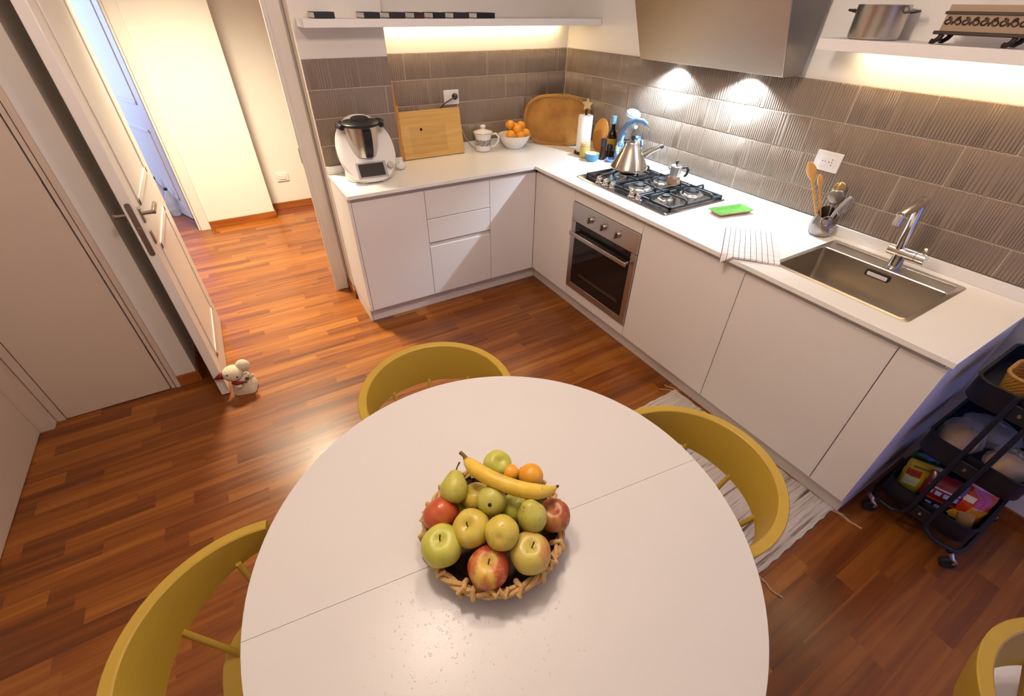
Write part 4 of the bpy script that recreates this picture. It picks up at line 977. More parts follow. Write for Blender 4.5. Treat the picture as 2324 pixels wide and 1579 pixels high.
MB().loft([[(x*0.95, 0.004, z*0.95+TH/2) for x, z in sup(TW, TH)], [(x*0.95, -0.004, z*0.95+TH/2) for x, z in sup(TW, TH)]]).build('weave', WK, wt_)
# crossing splints proud of the weave
RIMW = mat('wicker_rim', '#a87838', 0.55, var=0.25, scale=50, bump=0.5, bscale=200)
MB().tube([(x*0.985, -0.012, z*0.985+TH/2) for x, z in sup(TW, TH)], 0.0095, 8, closed=True).build('rim', RIMW, wt_)
MB().tube([(x*0.945, -0.016, z*0.945+TH/2) for x, z in sup(TW, TH)], 0.0055, 8, closed=True).build('rim_inner', RIMW, wt_)

# ------------------------------------------------------------------ things by the hob corner
pr = empty('paper_towel_holder', 'wooden paper towel holder topped by a pale star, beside the wicker tray', 'holder', (0.452, 0.080, ZT+0.001))
MB().lathe([(0.062, 0), (0.062, 0.012), (0.056, 0.016), (0.004, 0.016)], 28).build('base', DARKW, pr)
MB().cyl((0, 0, 0.015), (0, 0, 0.285), 0.009, seg=12).build('rod', DARKW, pr)
stp = []
for i in range(10):
    a = PI/2 + i*PI/5; r = 0.042 if i % 2 == 0 else 0.022; stp.append((r*math.cos(a), r*math.sin(a)))
MB().loft([[(x*0.8, -0.014, z*0.8) for x, z in stp], [(x, -0.004, z) for x, z in stp], [(x, 0.004, z) for x, z in stp], [(x*0.8, 0.014, z*0.8) for x, z in stp]]).build('star', mat('pale_straw', '#c7ae76', 0.9, var=0.2, scale=60, bump=0.9, bscale=200), pr, loc=(0.004, 0, 0.318), rot=(0, 0, math.radians(-30)))
tag(MB().lathe([(0.018, 0.0), (0.048, 0.0), (0.050, 0.003), (0.050, 0.232), (0.048, 0.235), (0.018, 0.235)], 28).build('paper_roll', mat('kitchen_paper', (0.80, 0.75, 0.70), 0.95, bump=0.3, bscale=120), None, loc=(0.452, 0.080, ZT+0.0175)), 'white kitchen paper roll on the wooden holder', 'paper roll')
yj = empty('yellow_jar', 'small yellow glass jar with pale lid in front of the paper roll', 'jar', (0.400, -0.012, ZT+0.001)); yj.scale = (1.1, 1.1, 1.1)
MB().lathe([(0.030, 0), (0.034, 0.004), (0.034, 0.060), (0.028, 0.070)], 20).build('glass', mat('yellow_glass', '#bda860', 0.15, var=0.2, scale=40), yj)
MB().lathe([(0.031, 0.0702), (0.031, 0.085), (0.028, 0.088)], 20).build('lid', mat('pale_lid', '#c9ad7e', 0.4), yj)
bb = MB().lathe([(0.026, 0), (0.028, 0.003), (0.040, 0.022), (0.046, 0.048), (0.0445, 0.049), (0.040, 0.030), (0.002, 0.028)], 28)
blb = empty('ramekin', 'small blue bowl with cream inside in front of the spice mills', 'bowl', (0.385, -0.112, ZT+0.001)); blb.scale = (1.1, 1.1, 1.0)
MB().lathe([(0.028, 0), (0.031, 0.003), (0.042, 0.025), (0.046, 0.050), (0.044, 0.051)], 28, cap1=False).build('outer', mat('blue_ceramic', '#4a84a8', 0.25, var=0.08), blb)
MB().lathe([(0.044, 0.051), (0.040, 0.036), (0.030, 0.030), (0.002, 0.029)], 28, cap0=False).build('inner', mat('cream_glaze', '#e0d6a8', 0.3), blb)
def mill(label, loc, h, col):
    e = empty('spice_mill', label, 'spice mill', loc, group='two dark spice mills')
    MB().lathe([(0.021, 0), (0.022, 0.004), (0.020, h*0.55), (0.018, h*0.60)], 18).build('glass_body', mat('mill_'+col, col, 0.15, var=0.3, scale=80), e)
    MB().lathe([(0.016, h*0.60), (0.019, h*0.64), (0.021, h*0.98), (0.017, h)], 18).build('cap', BLACKP, e)
mill('taller dark spice mill with black cap left of the blue bottles', (0.474, -0.115, ZT+0.001), 0.135, '#3a2018')
mill('shorter dark spice mill right of the taller one', (0.520, -0.130, ZT+0.001), 0.095, '#2a1612')
sa3 = tag(MB().lathe([(0.022, 0), (0.024, 0.002), (0.036, 0.020), (0.034, 0.021), (0.02, 0.006), (0.002, 0.005)], 20).build('small_dish', mat('blue_dish', '#5f86b8', 0.25), None, loc=(0.488, -0.190, ZT+0.001)), 'tiny blue dish at the foot of the spice mills', 'dish')
ob = MB().loft([[(x, 0.006, z+0.12) for x, z in [(0.060*math.cos(2*PI*i/32), (0.105 if math.sin(2*PI*i/32) > 0 else 0.119)*math.sin(2*PI*i/32)) for i in range(32)]], [(x, -0.006, z+0.12) for x, z in [(0.060*math.cos(2*PI*i/32), (0.105 if math.sin(2*PI*i/32) > 0 else 0.119)*math.sin(2*PI*i/32)) for i in range(32)]]])
tag(ob.build('oval_board', BOARDV, None, 0.002, loc=(0.570, 0.055, ZT+0.0015), rot=(math.radians(-10), 0, math.radians(-72))), 'oval wooden board leaning on the tiles behind the spice mills', 'board')
bt = empty('oil_bottle', 'tall dark oil bottle with yellow label and blue cap', 'bottle', (0.566, -0.088, ZT+0.001))
MB().lathe([(0.030, 0), (0.033, 0.004), (0.033, 0.130), (0.028, 0.155), (0.014, 0.185), (0.0125, 0.215)], 24).build('glass', mat('dark_bottle_glass', '#1c0d05', 0.08, var=0.1), bt)
MB().lathe([(0.0335, 0.045), (0.0335, 0.125)], 24, cap0=False, cap1=False).build('label', mat('yellow_label', '#b9912c', 0.5, var=0.35, scale=60), bt)
MB().lathe([(0.0150, 0.2152), (0.0165, 0.218), (0.0165, 0.262), (0.013, 0.265)], 20).build('cap', mat('blue_cap', '#6f93ad', 0.4), bt)
def floral():
    m = bpy.data.materials.new('blue_floral_glaze'); m.use_nodes = True; nt = m.node_tree; N = nt.nodes; L = nt.links; b = N['Principled BSDF']
    tc = N.new('ShaderNodeTexCoord'); v = N.new('ShaderNodeTexNoise'); v.inputs['Scale'].default_value = 42; v.inputs['Detail'].default_value = 3; L.new(tc.outputs['Object'], v.inputs[0])
    rp = ramp(N, [(0.36, '#1c3f8f'), (0.46, '#3c77b8'), (0.54, '#7fb0d0'), (0.60, '#d9e4dc'), (0.68, '#c9c76a')]); L.new(v.outputs[0], rp.inputs[0]); L.new(rp.outputs[0], b.inputs['Base Color']); b.inputs['Roughness'].default_value = 0.2
    return m
FLO = floral()
for lb, lc, hh, rr_ in (('blue floral ceramic oil bottle in front of the dark bottle', (0.530, -0.222, ZT+0.001), 0.180, 0.034), ('second blue floral ceramic jug behind the kettle', (0.578, -0.325, ZT+0.001), 0.180, 0.034)):
    e = empty('ceramic_bottle', lb, 'bottle', lc, group='blue floral ceramics')
    MB().lathe([(rr_*0.8, 0), (rr_*0.95, 0.004), (rr_, hh*0.35), (rr_*0.92, hh*0.58), (rr_*0.5, hh*0.76), (rr_*0.45, hh*0.86), (rr_*0.62, hh*0.97), (rr_*0.58, hh)], 24).build('body', FLO, e)
    MB().tube([(rr_*0.5, 0, hh*0.88), (rr_*1.35, 0, hh*0.82), (rr_*1.45, 0, hh*0.55), (rr_*0.92, 0, hh*0.42)], 0.005, 8).build('handle', FLO, e, smooth=80)
cn = empty('canister', 'clear plastic canister with pale blue clip lid behind the kettle', 'canister', (0.578, -0.205, 1.044))
cn.rotation_euler = (math.radians(20), math.radians(-4), 0)
CLR = mat('clear_plastic', (0.86, 0.88, 0.92), 0.06, var=0.02, trans=0.82, ior=1.3)
LIDB = mat('pale_blue_lid', '#b3bfd2', 0.3)
MB().lathe([(0.036, 0), (0.038, 0.003), (0.041, 0.145), (0.040, 0.145), (0.036, 0.008), (0.002, 0.006)], 24).build('body', CLR, cn)
MB().lathe([(0.030, 0.0085), (0.036, 0.010), (0.0365, 0.050), (0.002, 0.052)], 20).build('pasta', mat('dry_pasta', '#b98a30', 0.6, var=0.3, scale=60), cn)
MB().lathe([(0.044, 0.1455), (0.046, 0.150), (0.046, 0.165), (0.040, 0.170), (0.034, 0.166), (0.002, 0.166)], 24).build('lid', LIDB, cn)
MB().tube([(0.0468*math.cos(2*PI*i/30), 0.0468*math.sin(2*PI*i/30), 0.154) for i in range(30)], 0.0025, 6, closed=True).build('clip_ring', LIDB, cn)
MB().ell((0.015, -0.047, 0.09), 0.013, 0.010, 0.014, 12, 8).build('clip', WHITEP, cn)
# low rack that carries the canister
rkk = empty('spice_shelf', 'small steel rack against the tiles holding the canister', 'rack', (0.576, -0.225, ZT+0.001))
for (x, y) in ((-0.034, -0.05), (0.034, -0.05), (-0.034, 0.05), (0.034, 0.05)): MB().cyl((x, y, 0), (x, y, 0.136), 0.003, seg=8).build('post', STEELD, rkk)
MB().box(-0.038, 0.038, -0.054, 0.054, 0.1365, 0.1405).build('deck', STEELD, rkk, 0.001)

# ------------------------------------------------------------------ kettle and moka pot on the hob
KST = mat('kettle_steel', (0.60, 0.54, 0.46), 0.15, 1.0, var=0.03)
kt = empty('kettle', 'conical stainless steel kettle with blue arched handle on the hob', 'kettle', (0.362, -0.500, ZT+0.0492), math.radians(-32)); kt.scale = (1.13, 1.13, 1.08)
MB().lathe([(0.085, 0), (0.099, 0.003), (0.102, 0.009), (0.099, 0.017), (0.078, 0.058), (0.055, 0.102), (0.036, 0.138), (0.034, 0.140)], 40).build('body', KST, kt, smooth=50)
MB().lathe([(0.036, 0.1405), (0.034, 0.146), (0.020, 0.154), (0.006, 0.158)], 28).build('lid', STEEL, kt)
MB().lathe([(0.007, 0.158), (0.011, 0.164), (0.012, 0.176), (0.006, 0.180)], 16).build('lid_knob', BLACKP, kt)
MB().tube([(0.060, 0, 0.072), (0.105, 0, 0.100), (0.150, 0, 0.120)], [0.019, 0.015, 0.012], 14).build('spout', KST, kt)
MB().cyl((0.151, 0, 0.1205), (0.168, 0, 0.128), 0.0135, 0.011, 14).build('whistle', BLACKP, kt)
MB().tube([(-0.055, 0, 0.110), (-0.072, 0, 0.165), (-0.060, 0, 0.215)], 0.0025, 6).build('handle_wire', CHROME, kt)
MB().tube([(0.050, 0, 0.118), (0.085, 0, 0.165), (0.070, 0, 0.222), (0.045, 0, 0.248)], 0.0025, 6).build('handle_wire', CHROME, kt)
BLH = mat('blue_grey_handle', '#56789c', 0.32)
MB().tube([(-0.073, 0, 0.150), (-0.068, 0, 0.195), (-0.045, 0, 0.236), (-0.005, 0, 0.256), (0.035, 0, 0.252), (0.058, 0, 0.236)], [0.010, 0.0125, 0.0135, 0.0135, 0.013, 0.011], 12).build('handle_grip', BLH, kt, smooth=80)
mk = empty('moka_pot', 'small octagonal aluminium moka pot with black handle on the hob', 'moka pot', (0.392, -0.842, ZT+0.0480), math.radians(-40)); mk.scale = (1.05, 1.05, 0.98)
def oct8(r, z): return [(r*math.cos(2*PI*(i+.5)/8), r*math.sin(2*PI*(i+.5)/8), z) for i in range(8)]
MKB = mat('tarnished_aluminium', (0.50, 0.36, 0.26), 0.3, 1.0, var=0.2, scale=40)
MB().loft([oct8(0.036, 0), oct8(0.039, 0.004), oct8(0.034, 0.034), oct8(0.030, 0.040)]).build('boiler', MKB, mk, smooth=20)
MB().loft([oct8(0.028, 0.0403), oct8(0.027, 0.050), oct8(0.033, 0.095), oct8(0.034, 0.097)]).build('jug', ALU, mk, smooth=20)
MB().loft([oct8(0.034, 0.0972), oct8(0.030, 0.102), oct8(0.008, 0.108)]).build('lid', ALU, mk, smooth=20)
MB().lathe([(0.004, 0.108), (0.006, 0.112), (0.010, 0.128), (0.003, 0.130)], 10).build('lid_knob', BLACKP, mk)
MB().tube([(0.030, 0, 0.090), (0.055, 0, 0.096), (0.066, 0, 0.080), (0.062, 0, 0.055), (0.052, 0, 0.042)], [0.007, 0.0075, 0.008, 0.007, 0.006], 8).build('handle', BLACKP, mk, smooth=80)
MB().loft([[(-0.030, -0.010, 0.085), (-0.030, 0.010, 0.085), (-0.030, 0.006, 0.070)], [(-0.045, -0.003, 0.097), (-0.045, 0.003, 0.097), (-0.043, 0.0, 0.092)]]).build('spout', ALU, mk)

# ------------------------------------------------------------------ green dish, towel, utensil pot
gd = empty('spoon_rest', 'green glazed rectangular spoon dish next to the hob', 'dish', (0.420, -1.235, ZT+0.001), math.radians(-12))
GRN = mat('green_glaze', '#5f9440', 0.12, var=0.22, scale=30, coat=0.5)
def rr3(w, d, z): return ring(rrect(w, d, 0.010, 3), z)
MB().loft([rr3(0.185, 0.070, 0.0), rr3(0.222, 0.100, 0.016), rr3(0.225, 0.103, 0.018)], True, False).build('outer', mat('cream_rim', '#b59a72', 0.4), gd)
MB().loft([rr3(0.224, 0.102, 0.0181), rr3(0.212, 0.090, 0.017), rr3(0.185, 0.066, 0.005), rr3(0.05, 0.02, 0.004)], False, True).build('glaze', GRN, gd, smooth=60)
def towel_mat():
    m = bpy.data.materials.new('checked_towel'); m.use_nodes = True; nt = m.node_tree; N = nt.nodes; L = nt.links; b = N['Principled BSDF']
    at = N.new('ShaderNodeAttribute'); at.attribute_name = 'UVMap'; sp = N.new('ShaderNodeSeparateXYZ'); L.new(at.outputs['Vector'], sp.inputs[0])
    def lines(o, n, ph, wid):
        a = N.new('ShaderNodeMath'); a.operation = 'MULTIPLY_ADD'; a.inputs[1].default_value = n; a.inputs[2].default_value = ph; L.new(o, a.inputs[0])
        f = N.new('ShaderNodeMath'); f.operation = 'FRACT'; L.new(a.outputs[0], f.inputs[0])
        l = N.new('ShaderNodeMath'); l.operation = 'LESS_THAN'; l.inputs[1].default_value = wid; L.new(f.outputs[0], l.inputs[0]); return l.outputs[0]
    mx_ = N.new('ShaderNodeMath'); mx_.operation = 'MAXIMUM'; L.new(lines(sp.outputs[0], 10, 0.0, 0.085), mx_.inputs[0]); 
    l2 = N.new('ShaderNodeMath'); l2.operation = 'MULTIPLY'; l2.inputs[1].default_value = 0.28; L.new(lines(sp.outputs[1], 7, 0.45, 0.08), l2.inputs[0]); L.new(l2.outputs[0], mx_.inputs[1])
    mx = N.new('ShaderNodeMix'); mx.data_type = 'RGBA'; mx.inputs[6].default_value = (0.76, 0.70, 0.67, 1); mx.inputs[7].default_value = lin('#3d3542') + (1,); L.new(mx_.outputs[0], mx.inputs[0]); L.new(mx.outputs[2], b.inputs['Base Color']); b.inputs['Roughness'].default_value = 0.95
    return m
tw_c = [Vector((0.210, -1.372)), Vector((0.362, -1.535)), Vector((0.085, -1.745)), Vector((-0.066, -1.565))]   # far-left, far-right, near-right, near-left
nu, nv = 24, 20
def towel_pt(i, j, dz):
    u, v = i/nu, j/nv
    p = (tw_c[0]*(1-u) + tw_c[1]*u)*(1-v) + (tw_c[3]*(1-u) + tw_c[2]*u)*v
    z = ZT + 0.0125 + 0.0020*math.sin(u*9+v*3) + 0.0015*math.sin(v*8-u*4)
    over = max(0.0, -OV - 0.004 - p.x)
    z -= over*0.95 if over < 0.02 else 0.019 + (over-0.02)*1.2
    return (p.x, p.y, z + dz)
tv = [towel_pt(i, j, 0) for i in range(nu+1) for j in range(nv+1)]; nn = len(tv)
tv += [towel_pt(i, j, -0.0085) for i in range(nu+1) for j in range(nv+1)]
J = lambda i, j: i*(nv+1)+j
tf = []; uv = []
def uvof(k): k = k % nn; return ((k//(nv+1))/nu, (k % (nv+1))/nv)
for i in range(nu):
    for j in range(nv):
        tf.append((J(i,j), J(i,j+1), J(i+1,j+1), J(i+1,j))); tf.append((nn+J(i,j), nn+J(i+1,j), nn+J(i+1,j+1), nn+J(i,j+1)))
for i in range(nu):
    tf.append((J(i,0), J(i+1,0), nn+J(i+1,0), nn+J(i,0))); tf.append((J(i,nv), nn+J(i,nv), nn+J(i+1,nv), J(i+1,nv)))
for j in range(nv):
    tf.append((J(0,j), nn+J(0,j), nn+J(0,j+1), J(0,j+1))); tf.append((J(nu,j), J(nu,j+1), nn+J(nu,j+1), nn+J(nu,j)))
tm = bpy.data.meshes.new('dish_towel'); tm.from_pydata(tv, [], tf); ul = tm.uv_layers.new(name='UVMap')
for p in tm.polygons:
    for li in p.loop_indices: ul.data[li].uv = uvof(tm.loops[li].vertex_index)
tm.polygons.foreach_set('use_smooth', [True]*len(tm.polygons)); tm.set_sharp_from_angle(angle=1.0); tm.materials.append(towel_mat())
to = bpy.data.objects.new('dish_towel', tm); COL.objects.link(to); tag(to, 'folded white dish towel with dark check lines hanging over the worktop edge', 'towel')

UX, UY = 0.562, -1.632
up_ = empty('utensil_pot', 'rounded steel utensil pot with slanted opening beside the sink', 'pot', (UX, UY, ZT+0.001), math.radians(35))
prof = [(0.038, 0.0), (0.047, 0.006), (0.053, 0.030), (0.052, 0.055), (0.045, 0.085), (0.041, 0.105)]
lo_ = []
for (r, z) in prof:
    lo_.append([(r*math.cos(2*PI*i/32), r*math.sin(2*PI*i/32), z + (0.020*math.cos(2*PI*i/32) if z > 0.1 else (0.008*math.cos(2*PI*i/32) if z > 0.08 else 0))) for i in range(32)])
for (r, z) in ((0.0385, 0.104), (0.045, 0.05), (0.038, 0.008), (0.002, 0.006)):
    lo_.append([(r*math.cos(2*PI*i/32), r*math.sin(2*PI*i/32), z + (0.020*math.cos(2*PI*i/32) if z > 0.1 else 0)) for i in range(32)])
MB().loft(lo_).build('cup', mat('satin_cup_steel', (0.40, 0.37, 0.35), 0.28, 1.0, var=0.05), up_, smooth=50)
MB().tube([(-0.050, 0.022*math.cos(2*PI*i/20), 0.080+0.022*math.sin(2*PI*i/20)) for i in range(20)], 0.003, 6, closed=True).build('side_ring', STEELD, up_)
def utensil(name, label, base, tip, build, cat='utensil'):
    b = Vector(base); t = Vector(tip); d = t - b
    e = empty(name, label, cat, tuple(b), 0, 'cooking tools in the steel pot'); e.rotation_euler = (Vector((0, 0, 1)).rotation_difference(d.normalized()).to_matrix() @ Matrix.Rotation(math.radians(-67), 3, 'Z')).to_euler()
    build(e, d.length)
ub = lambda dx, dy, z=0.012: (UX+dx, UY+dy, ZT+z)
def spoon(m, w, hl, r=0.005):
    def f(e, L_):
        MB().tube([(0, 0, 0), (0, 0, L_-hl*0.8)], [r*0.9, r], 10).build('handle', m, e)
        b = MB(); lo2 = []
        for k in range(9):
            q = k/8; ww = max(0.0015, w*math.sin(PI*(0.08+0.84*q))**0.8); z = L_-hl + hl*q
            lo2.append([(ww*math.cos(2*PI*i/14), (0.0035+0.004*math.sin(PI*q))*math.sin(2*PI*i/14) + 0.006*math.sin(PI*q)*(math.cos(2*PI*i/14)**2), z) for i in range(14)])
        b.loft(lo2).build('bowl', m, e, smooth=80)
    return f
utensil('wooden_spoon', 'long wooden spoon, the highest in the utensil pot', ub(0.004, 0.006), (0.482, -1.502, 1.200), spoon(SPOONW, 0.021, 0.085, 0.0065))
utensil('wooden_spoon', 'second wooden spoon just behind the longest one in the pot', ub(0.012, 0.002), (0.525, -1.545, 1.150), spoon(SPOONW, 0.013, 0.06, 0.005))
utensil('ladle', 'steel ladle with round bowl in the utensil pot', ub(0.010, -0.004), (0.560, -1.634, 1.100), spoon(STEELD, 0.037, 0.066, 0.004))
utensil('serving_spoon', 'brass-coloured serving spoon at the back of the utensil pot', ub(0.016, 0.0), (0.598, -1.618, 1.125), spoon(mat('brass', (0.55, 0.40, 0.18), 0.25, 1.0), 0.030, 0.060, 0.004))
def tongs(e, L_):
    MB().tube([(0, 0, 0), (0, 0, L_*0.6), (0.012, 0, L_*0.9), (0.022, 0, L_)], [0.007, 0.0085, 0.010, 0.008], 10).build('handle', GREYP, e, smooth=80)
utensil('spatula', 'grey-handled kitchen tool leaning right in the utensil pot', ub(-0.004, -0.012), (0.570, -1.672, 1.085), tongs)
def slotted(e, L_):
    MB().tube([(0, 0, 0), (0, 0, L_-0.06)], [0.003, 0.0035], 8).build('handle', STEEL, e)
    hd_ = MB()
    for k in range(5): hd_.tube([(-0.012+k*0.006, 0, L_-0.062), (-0.014+k*0.007, 0, L_-0.03), (-0.010+k*0.005, 0, L_)], 0.0016, 6)
    hd_.build('tines', STEEL, e)
utensil('whisk', 'steel slotted tool at the right of the utensil pot', ub(0.004, -0.020), (0.590, -1.690, 1.068), slotted)

# ------------------------------------------------------------------ things on the shelves
pot = empty('cooking_pot', 'stainless steel cooking pot on the shelf above the sink', 'pot', (0.530, -1.520, 1.6575))
MB().lathe([(0.078, 0.0), (0.083, 0.003), (0.086, 0.012), (0.087, 0.105), (0.089, 0.108), (0.085, 0.108), (0.083, 0.012), (0.002, 0.010)], 40).build('body', STEEL, pot)
for s in (-1, 1): MB().tube([(-0.025, s*0.086, 0.085), (-0.02, s*0.115, 0.090), (0.02, s*0.115, 0.090), (0.025, s*0.086, 0.085)], 0.004, 8).build('handle', BLACKP, pot)
bx2 = empty('carved_stand', 'dark carved wooden stand with scroll fretwork on the shelf', 'stand', (0.500, -1.800, 1.6575))
MB().box(-0.05, 0.05, -0.20, 0.055, 0.028, 0.038).build('base_board', DARKW, bx2, 0.002)
for (x, y) in ((-0.035, 0.030), (0.035, 0.030), (-0.035, -0.17), (0.035, -0.17)):
    MB().tube([(x, y, 0.028), (x-0.004, y+0.004, 0.016), (x-0.012, y+0.012, 0.007), (x-0.018, y+0.018, 0.009)], [0.009, 0.008, 0.007, 0.008], 10).build('foot', DARKW, bx2, smooth=80)
PALE = mat('pale_backing', '#a89078', 0.8)
MB().box(-0.034, -0.030, -0.185, 0.045, 0.0381, 0.11).build('backing', PALE, bx2)
for k in range(9):
    yy = 0.030 - k*0.025; fl = 1 if k % 2 else -1
    pp = []
    for i in range(22):
        a = i/21*3.4*PI; r = 0.0125*(1 - i/26); pp.append((-0.0365, yy + r*math.cos(a)*fl, 0.056 + r*math.sin(a) + 0.001*i))
    MB().tube(pp, 0.0022, 5).build('scroll', DARKW, bx2)
MB().box(-0.040, -0.030, -0.19, 0.05, 0.084, 0.092).build('top_rail', DARKW, bx2, 0.001)
bc = [('#141218', 0.10), ('#1b1a20', 0.085), ('#2a1a1a', 0.09), ('#3a1d18', 0.06), ('#15151a', 0.075), ('#26202a', 0.10), ('#101014', 0.12)]
xx = -1.20
for i, (cc, ww) in enumerate(bc):
    b = MB().box(0, ww, 0, 0.15, 0, 0.028 + 0.004*(i % 3))
    nm = ['flat black book lying at the left end of the long shelf', 'black paperback lying second from the left on the long shelf', 'dark brown book lying in the middle of the long shelf', 'dark red book lying next to the brown one on the long shelf', 'black notebook lying right of the red book on the long shelf', 'dark violet book lying towards the corner on the long shelf', 'wide black book lying nearest the corner on the long shelf'][i]
    e = empty('book', nm, 'book', (xx, 0.262, 1.6785), 0, 'dark books on the long shelf')
    MB().box(0.001, ww-0.002, 0.002, 0.148, 0.003, 0.024).build('pages', WC, e)
    MB().box(0, ww, 0, 0.15, 0, 0.003).box(0, ww, 0, 0.15, 0.0242, 0.0272).box(0, ww, 0, 0.0018, 0.003, 0.0242).build('cover', mat('book_cover_%d' % i, cc, 0.5), e)
    xx += ww + 0.05 + (0.10 if i == 0 else 0)

# ------------------------------------------------------------------ trolley with its contents
tr = empty('kitchen_trolley', 'dark navy metal trolley with three trays beside the cabinets', 'trolley', (0.375, -2.608, 0), 0)
TL, TWd = 0.40, 0.30          # x length, y width
def tray_part(z0, hgt):
    a = rrect(TL, TWd, 0.05, 6); b_ = rrect(TL-0.012, TWd-0.012, 0.046, 6); c_ = rrect(TL-0.02, TWd-0.02, 0.04, 6)
    a2 = rrect(TL+0.008, TWd+0.008, 0.054, 6)
    MB().loft([ring(c_, z0), ring(a, z0+0.012), ring(a, z0+hgt-0.006), ring(a2, z0+hgt-0.003), ring(a2, z0+hgt), ring(b_, z0+hgt), ring(b_, z0+0.014), ring([(x*0.9, y*0.9) for x, y in b_], z0+0.004)]).build('tray', NAVY, tr, smooth=50)
for z0 in (0.122, 0.400, 0.678): tray_part(z0, 0.095)
for s in (-1, 1):
    # bent frame tubes: two uprights in the middle of each short side, turning outwards to the corners
    for sx in (-1, 1):
        xe = sx*(TL/2 + 0.016); y0 = s*0.033
        zb = 0.100
        pts = [(xe, y0, 0.775), (xe, y0, zb+0.055), (xe, y0+s*0.010, zb+0.018), (xe, y0+s*0.040, zb), (xe, s*(TWd/2-0.045), zb), (xe-sx*0.014, s*(TWd/2-0.002), zb), (xe-sx*0.055, s*(TWd/2+0.012), zb), (0, s*(TWd/2+0.012), zb)]
        MB().tube(pts, 0.0085, 10).build('frame_tube', NAVY, tr, smooth=80)
for sx in (-1, 1):
    for z0 in (0.122, 0.400, 0.678):
        pz = z0+0.043; xx_ = sx*(TL/2+0.012)
        pla = MB().box(xx_-0.004, xx_+0.004, -0.03, 0.03, pz-0.030, pz+0.030).build('bracket', NAVY, tr, 0.002)
        MB().cyl((xx_+sx*0.004, 0, pz), (xx_+sx*0.008, 0, pz), 0.0065, 0.005, 12).build('bolt', CHROME, pla)
    MB().tube([(sx*(TL/2+0.016), -0.033, 0.775), (sx*(TL/2+0.016), -0.020, 0.795), (sx*(TL/2+0.016), 0.020, 0.795), (sx*(TL/2+0.016), 0.033, 0.775)], 0.0085, 10).build('frame_bow', NAVY, tr, smooth=80)
    for sy in (-1, 1):
        w = MB().cyl((-0.011, 0, 0), (0.011, 0, 0), 0.027, seg=24).build('wheel', RUBBER, tr, 0.004, loc=(sx*(TL/2-0.005), sy*(TWd/2-0.004)-0.012, 0.027), rot=(0, 0, math.radians(35)))
        ck = MB(); ck.tube([(0.0, 0.010, 0.075), (0, 0.0, 0.062), (-0.016, -0.004, 0.055), (-0.018, -0.024, 0.042), (-0.017, -0.020, 0.026)], [0.012, 0.013, 0.008, 0.007, 0.006], 10)
        ck.build('caster_fork', CHROME, tr, smooth=80, loc=(sx*(TL/2-0.005), sy*(TWd/2-0.004), 0.010), rot=(0, 0, math.radians(35)))
def pouch(name, label, loc, w, d, h, m, rot=(0,0,0), seed=1, cat='food packet', puff=1.0):
    rr_ = random.Random(seed); b = MB(); lo2 = []
    n = 16
    for k in range(9):
        q = k/8; t = (0.10 + math.sin(PI*min(max(q*0.98+0.01, 0), 1))**0.55)*puff; z = h*q
        lo2.append([(w*0.5*math.copysign(abs(math.cos(2*PI*i/n))**0.6, math.cos(2*PI*i/n))*(1+rr_.uniform(-.05,.05)), d*0.5*t*math.sin(2*PI*i/n)*(1+rr_.uniform(-.15,.15)), z + rr_.uniform(-.004,.004)*(0 < k < 8)) for i in range(n)])
    o = b.loft(lo2).build(name, m, None, smooth=35, loc=loc, rot=rot)
    return tag(o, label, cat, 'packets on the trolley')
def pack_mat(name, base, rects, rough=0.22):
    """printed wrapper: flat rectangles (x0, x1, z0, z1, colour) on a base colour"""
    m = bpy.data.materials.new(name); m.use_nodes = True; nt = m.node_tree; N = nt.nodes; L = nt.links; b = N['Principled BSDF']
    tc = N.new('ShaderNodeTexCoord'); sp = N.new('ShaderNodeSeparateXYZ'); L.new(tc.outputs['Object'], sp.inputs[0])
    rgb = N.new('ShaderNodeRGB'); rgb.outputs[0].default_value = lin(base) + (1,); col = rgb.outputs[0]
    for (x0, x1, z0, z1, c) in rects:
        k = None
        for (o, op, v) in ((sp.outputs[0], 'GREATER_THAN', x0), (sp.outputs[0], 'LESS_THAN', x1), (sp.outputs[2], 'GREATER_THAN', z0), (sp.outputs[2], 'LESS_THAN', z1)):
            q = N.new('ShaderNodeMath'); q.operation = op; q.inputs[1].default_value = v; L.new(o, q.inputs[0])
            if k is None: k = q.outputs[0]
            else:
                w = N.new('ShaderNodeMath'); w.operation = 'MULTIPLY'; L.new(k, w.inputs[0]); L.new(q.outputs[0], w.inputs[1]); k = w.outputs[0]
        mx = N.new('ShaderNodeMix'); mx.data_type = 'RGBA'; L.new(k, mx.inputs[0]); L.new(col, mx.inputs[6]); mx.inputs[7].default_value = lin(c) + (1,); col = mx.outputs[2]
    L.new(col, b.inputs['Base Color']); b.inputs['Roughness'].default_value = rough
    return m
T0 = (0.375, -2.608)
def tp(dx, dy, z): return (T0[0]+dx, T0[1]+dy, z)
# bottom tray
pouch('food_packet', 'yellow and red food packet in the lowest trolley tray', tp(-0.105, 0.075, 0.140), 0.115, 0.05, 0.150, pack_mat('yellow_pack', '#c9a80c', [(-0.06, 0.06, 0.0, 0.045, '#a8a01a'), (-0.05, -0.005, 0.085, 0.112, '#a5231c'), (-0.05, 0.0, 0.04, 0.08, '#d3d6a8'), (0.01, 0.045, 0.06, 0.10, '#2f8a3a'), (-0.04, 0.04, 0.122, 0.130, '#5a6a18')]), (math.radians(-14), 0, math.radians(-62)), 1)
pouch('food_packet', 'green food packet behind the yellow one in the lowest tray', tp(-0.030, 0.095, 0.140), 0.10, 0.04, 0.145, pack_mat('green_pack', '#0f5a2c', [(-0.04, 0.04, 0.09, 0.125, '#0b4522'), (-0.05, 0.05, 0.0, 0.03, '#b9b21c')]), (math.radians(-10), 0, math.radians(-50)), 2)
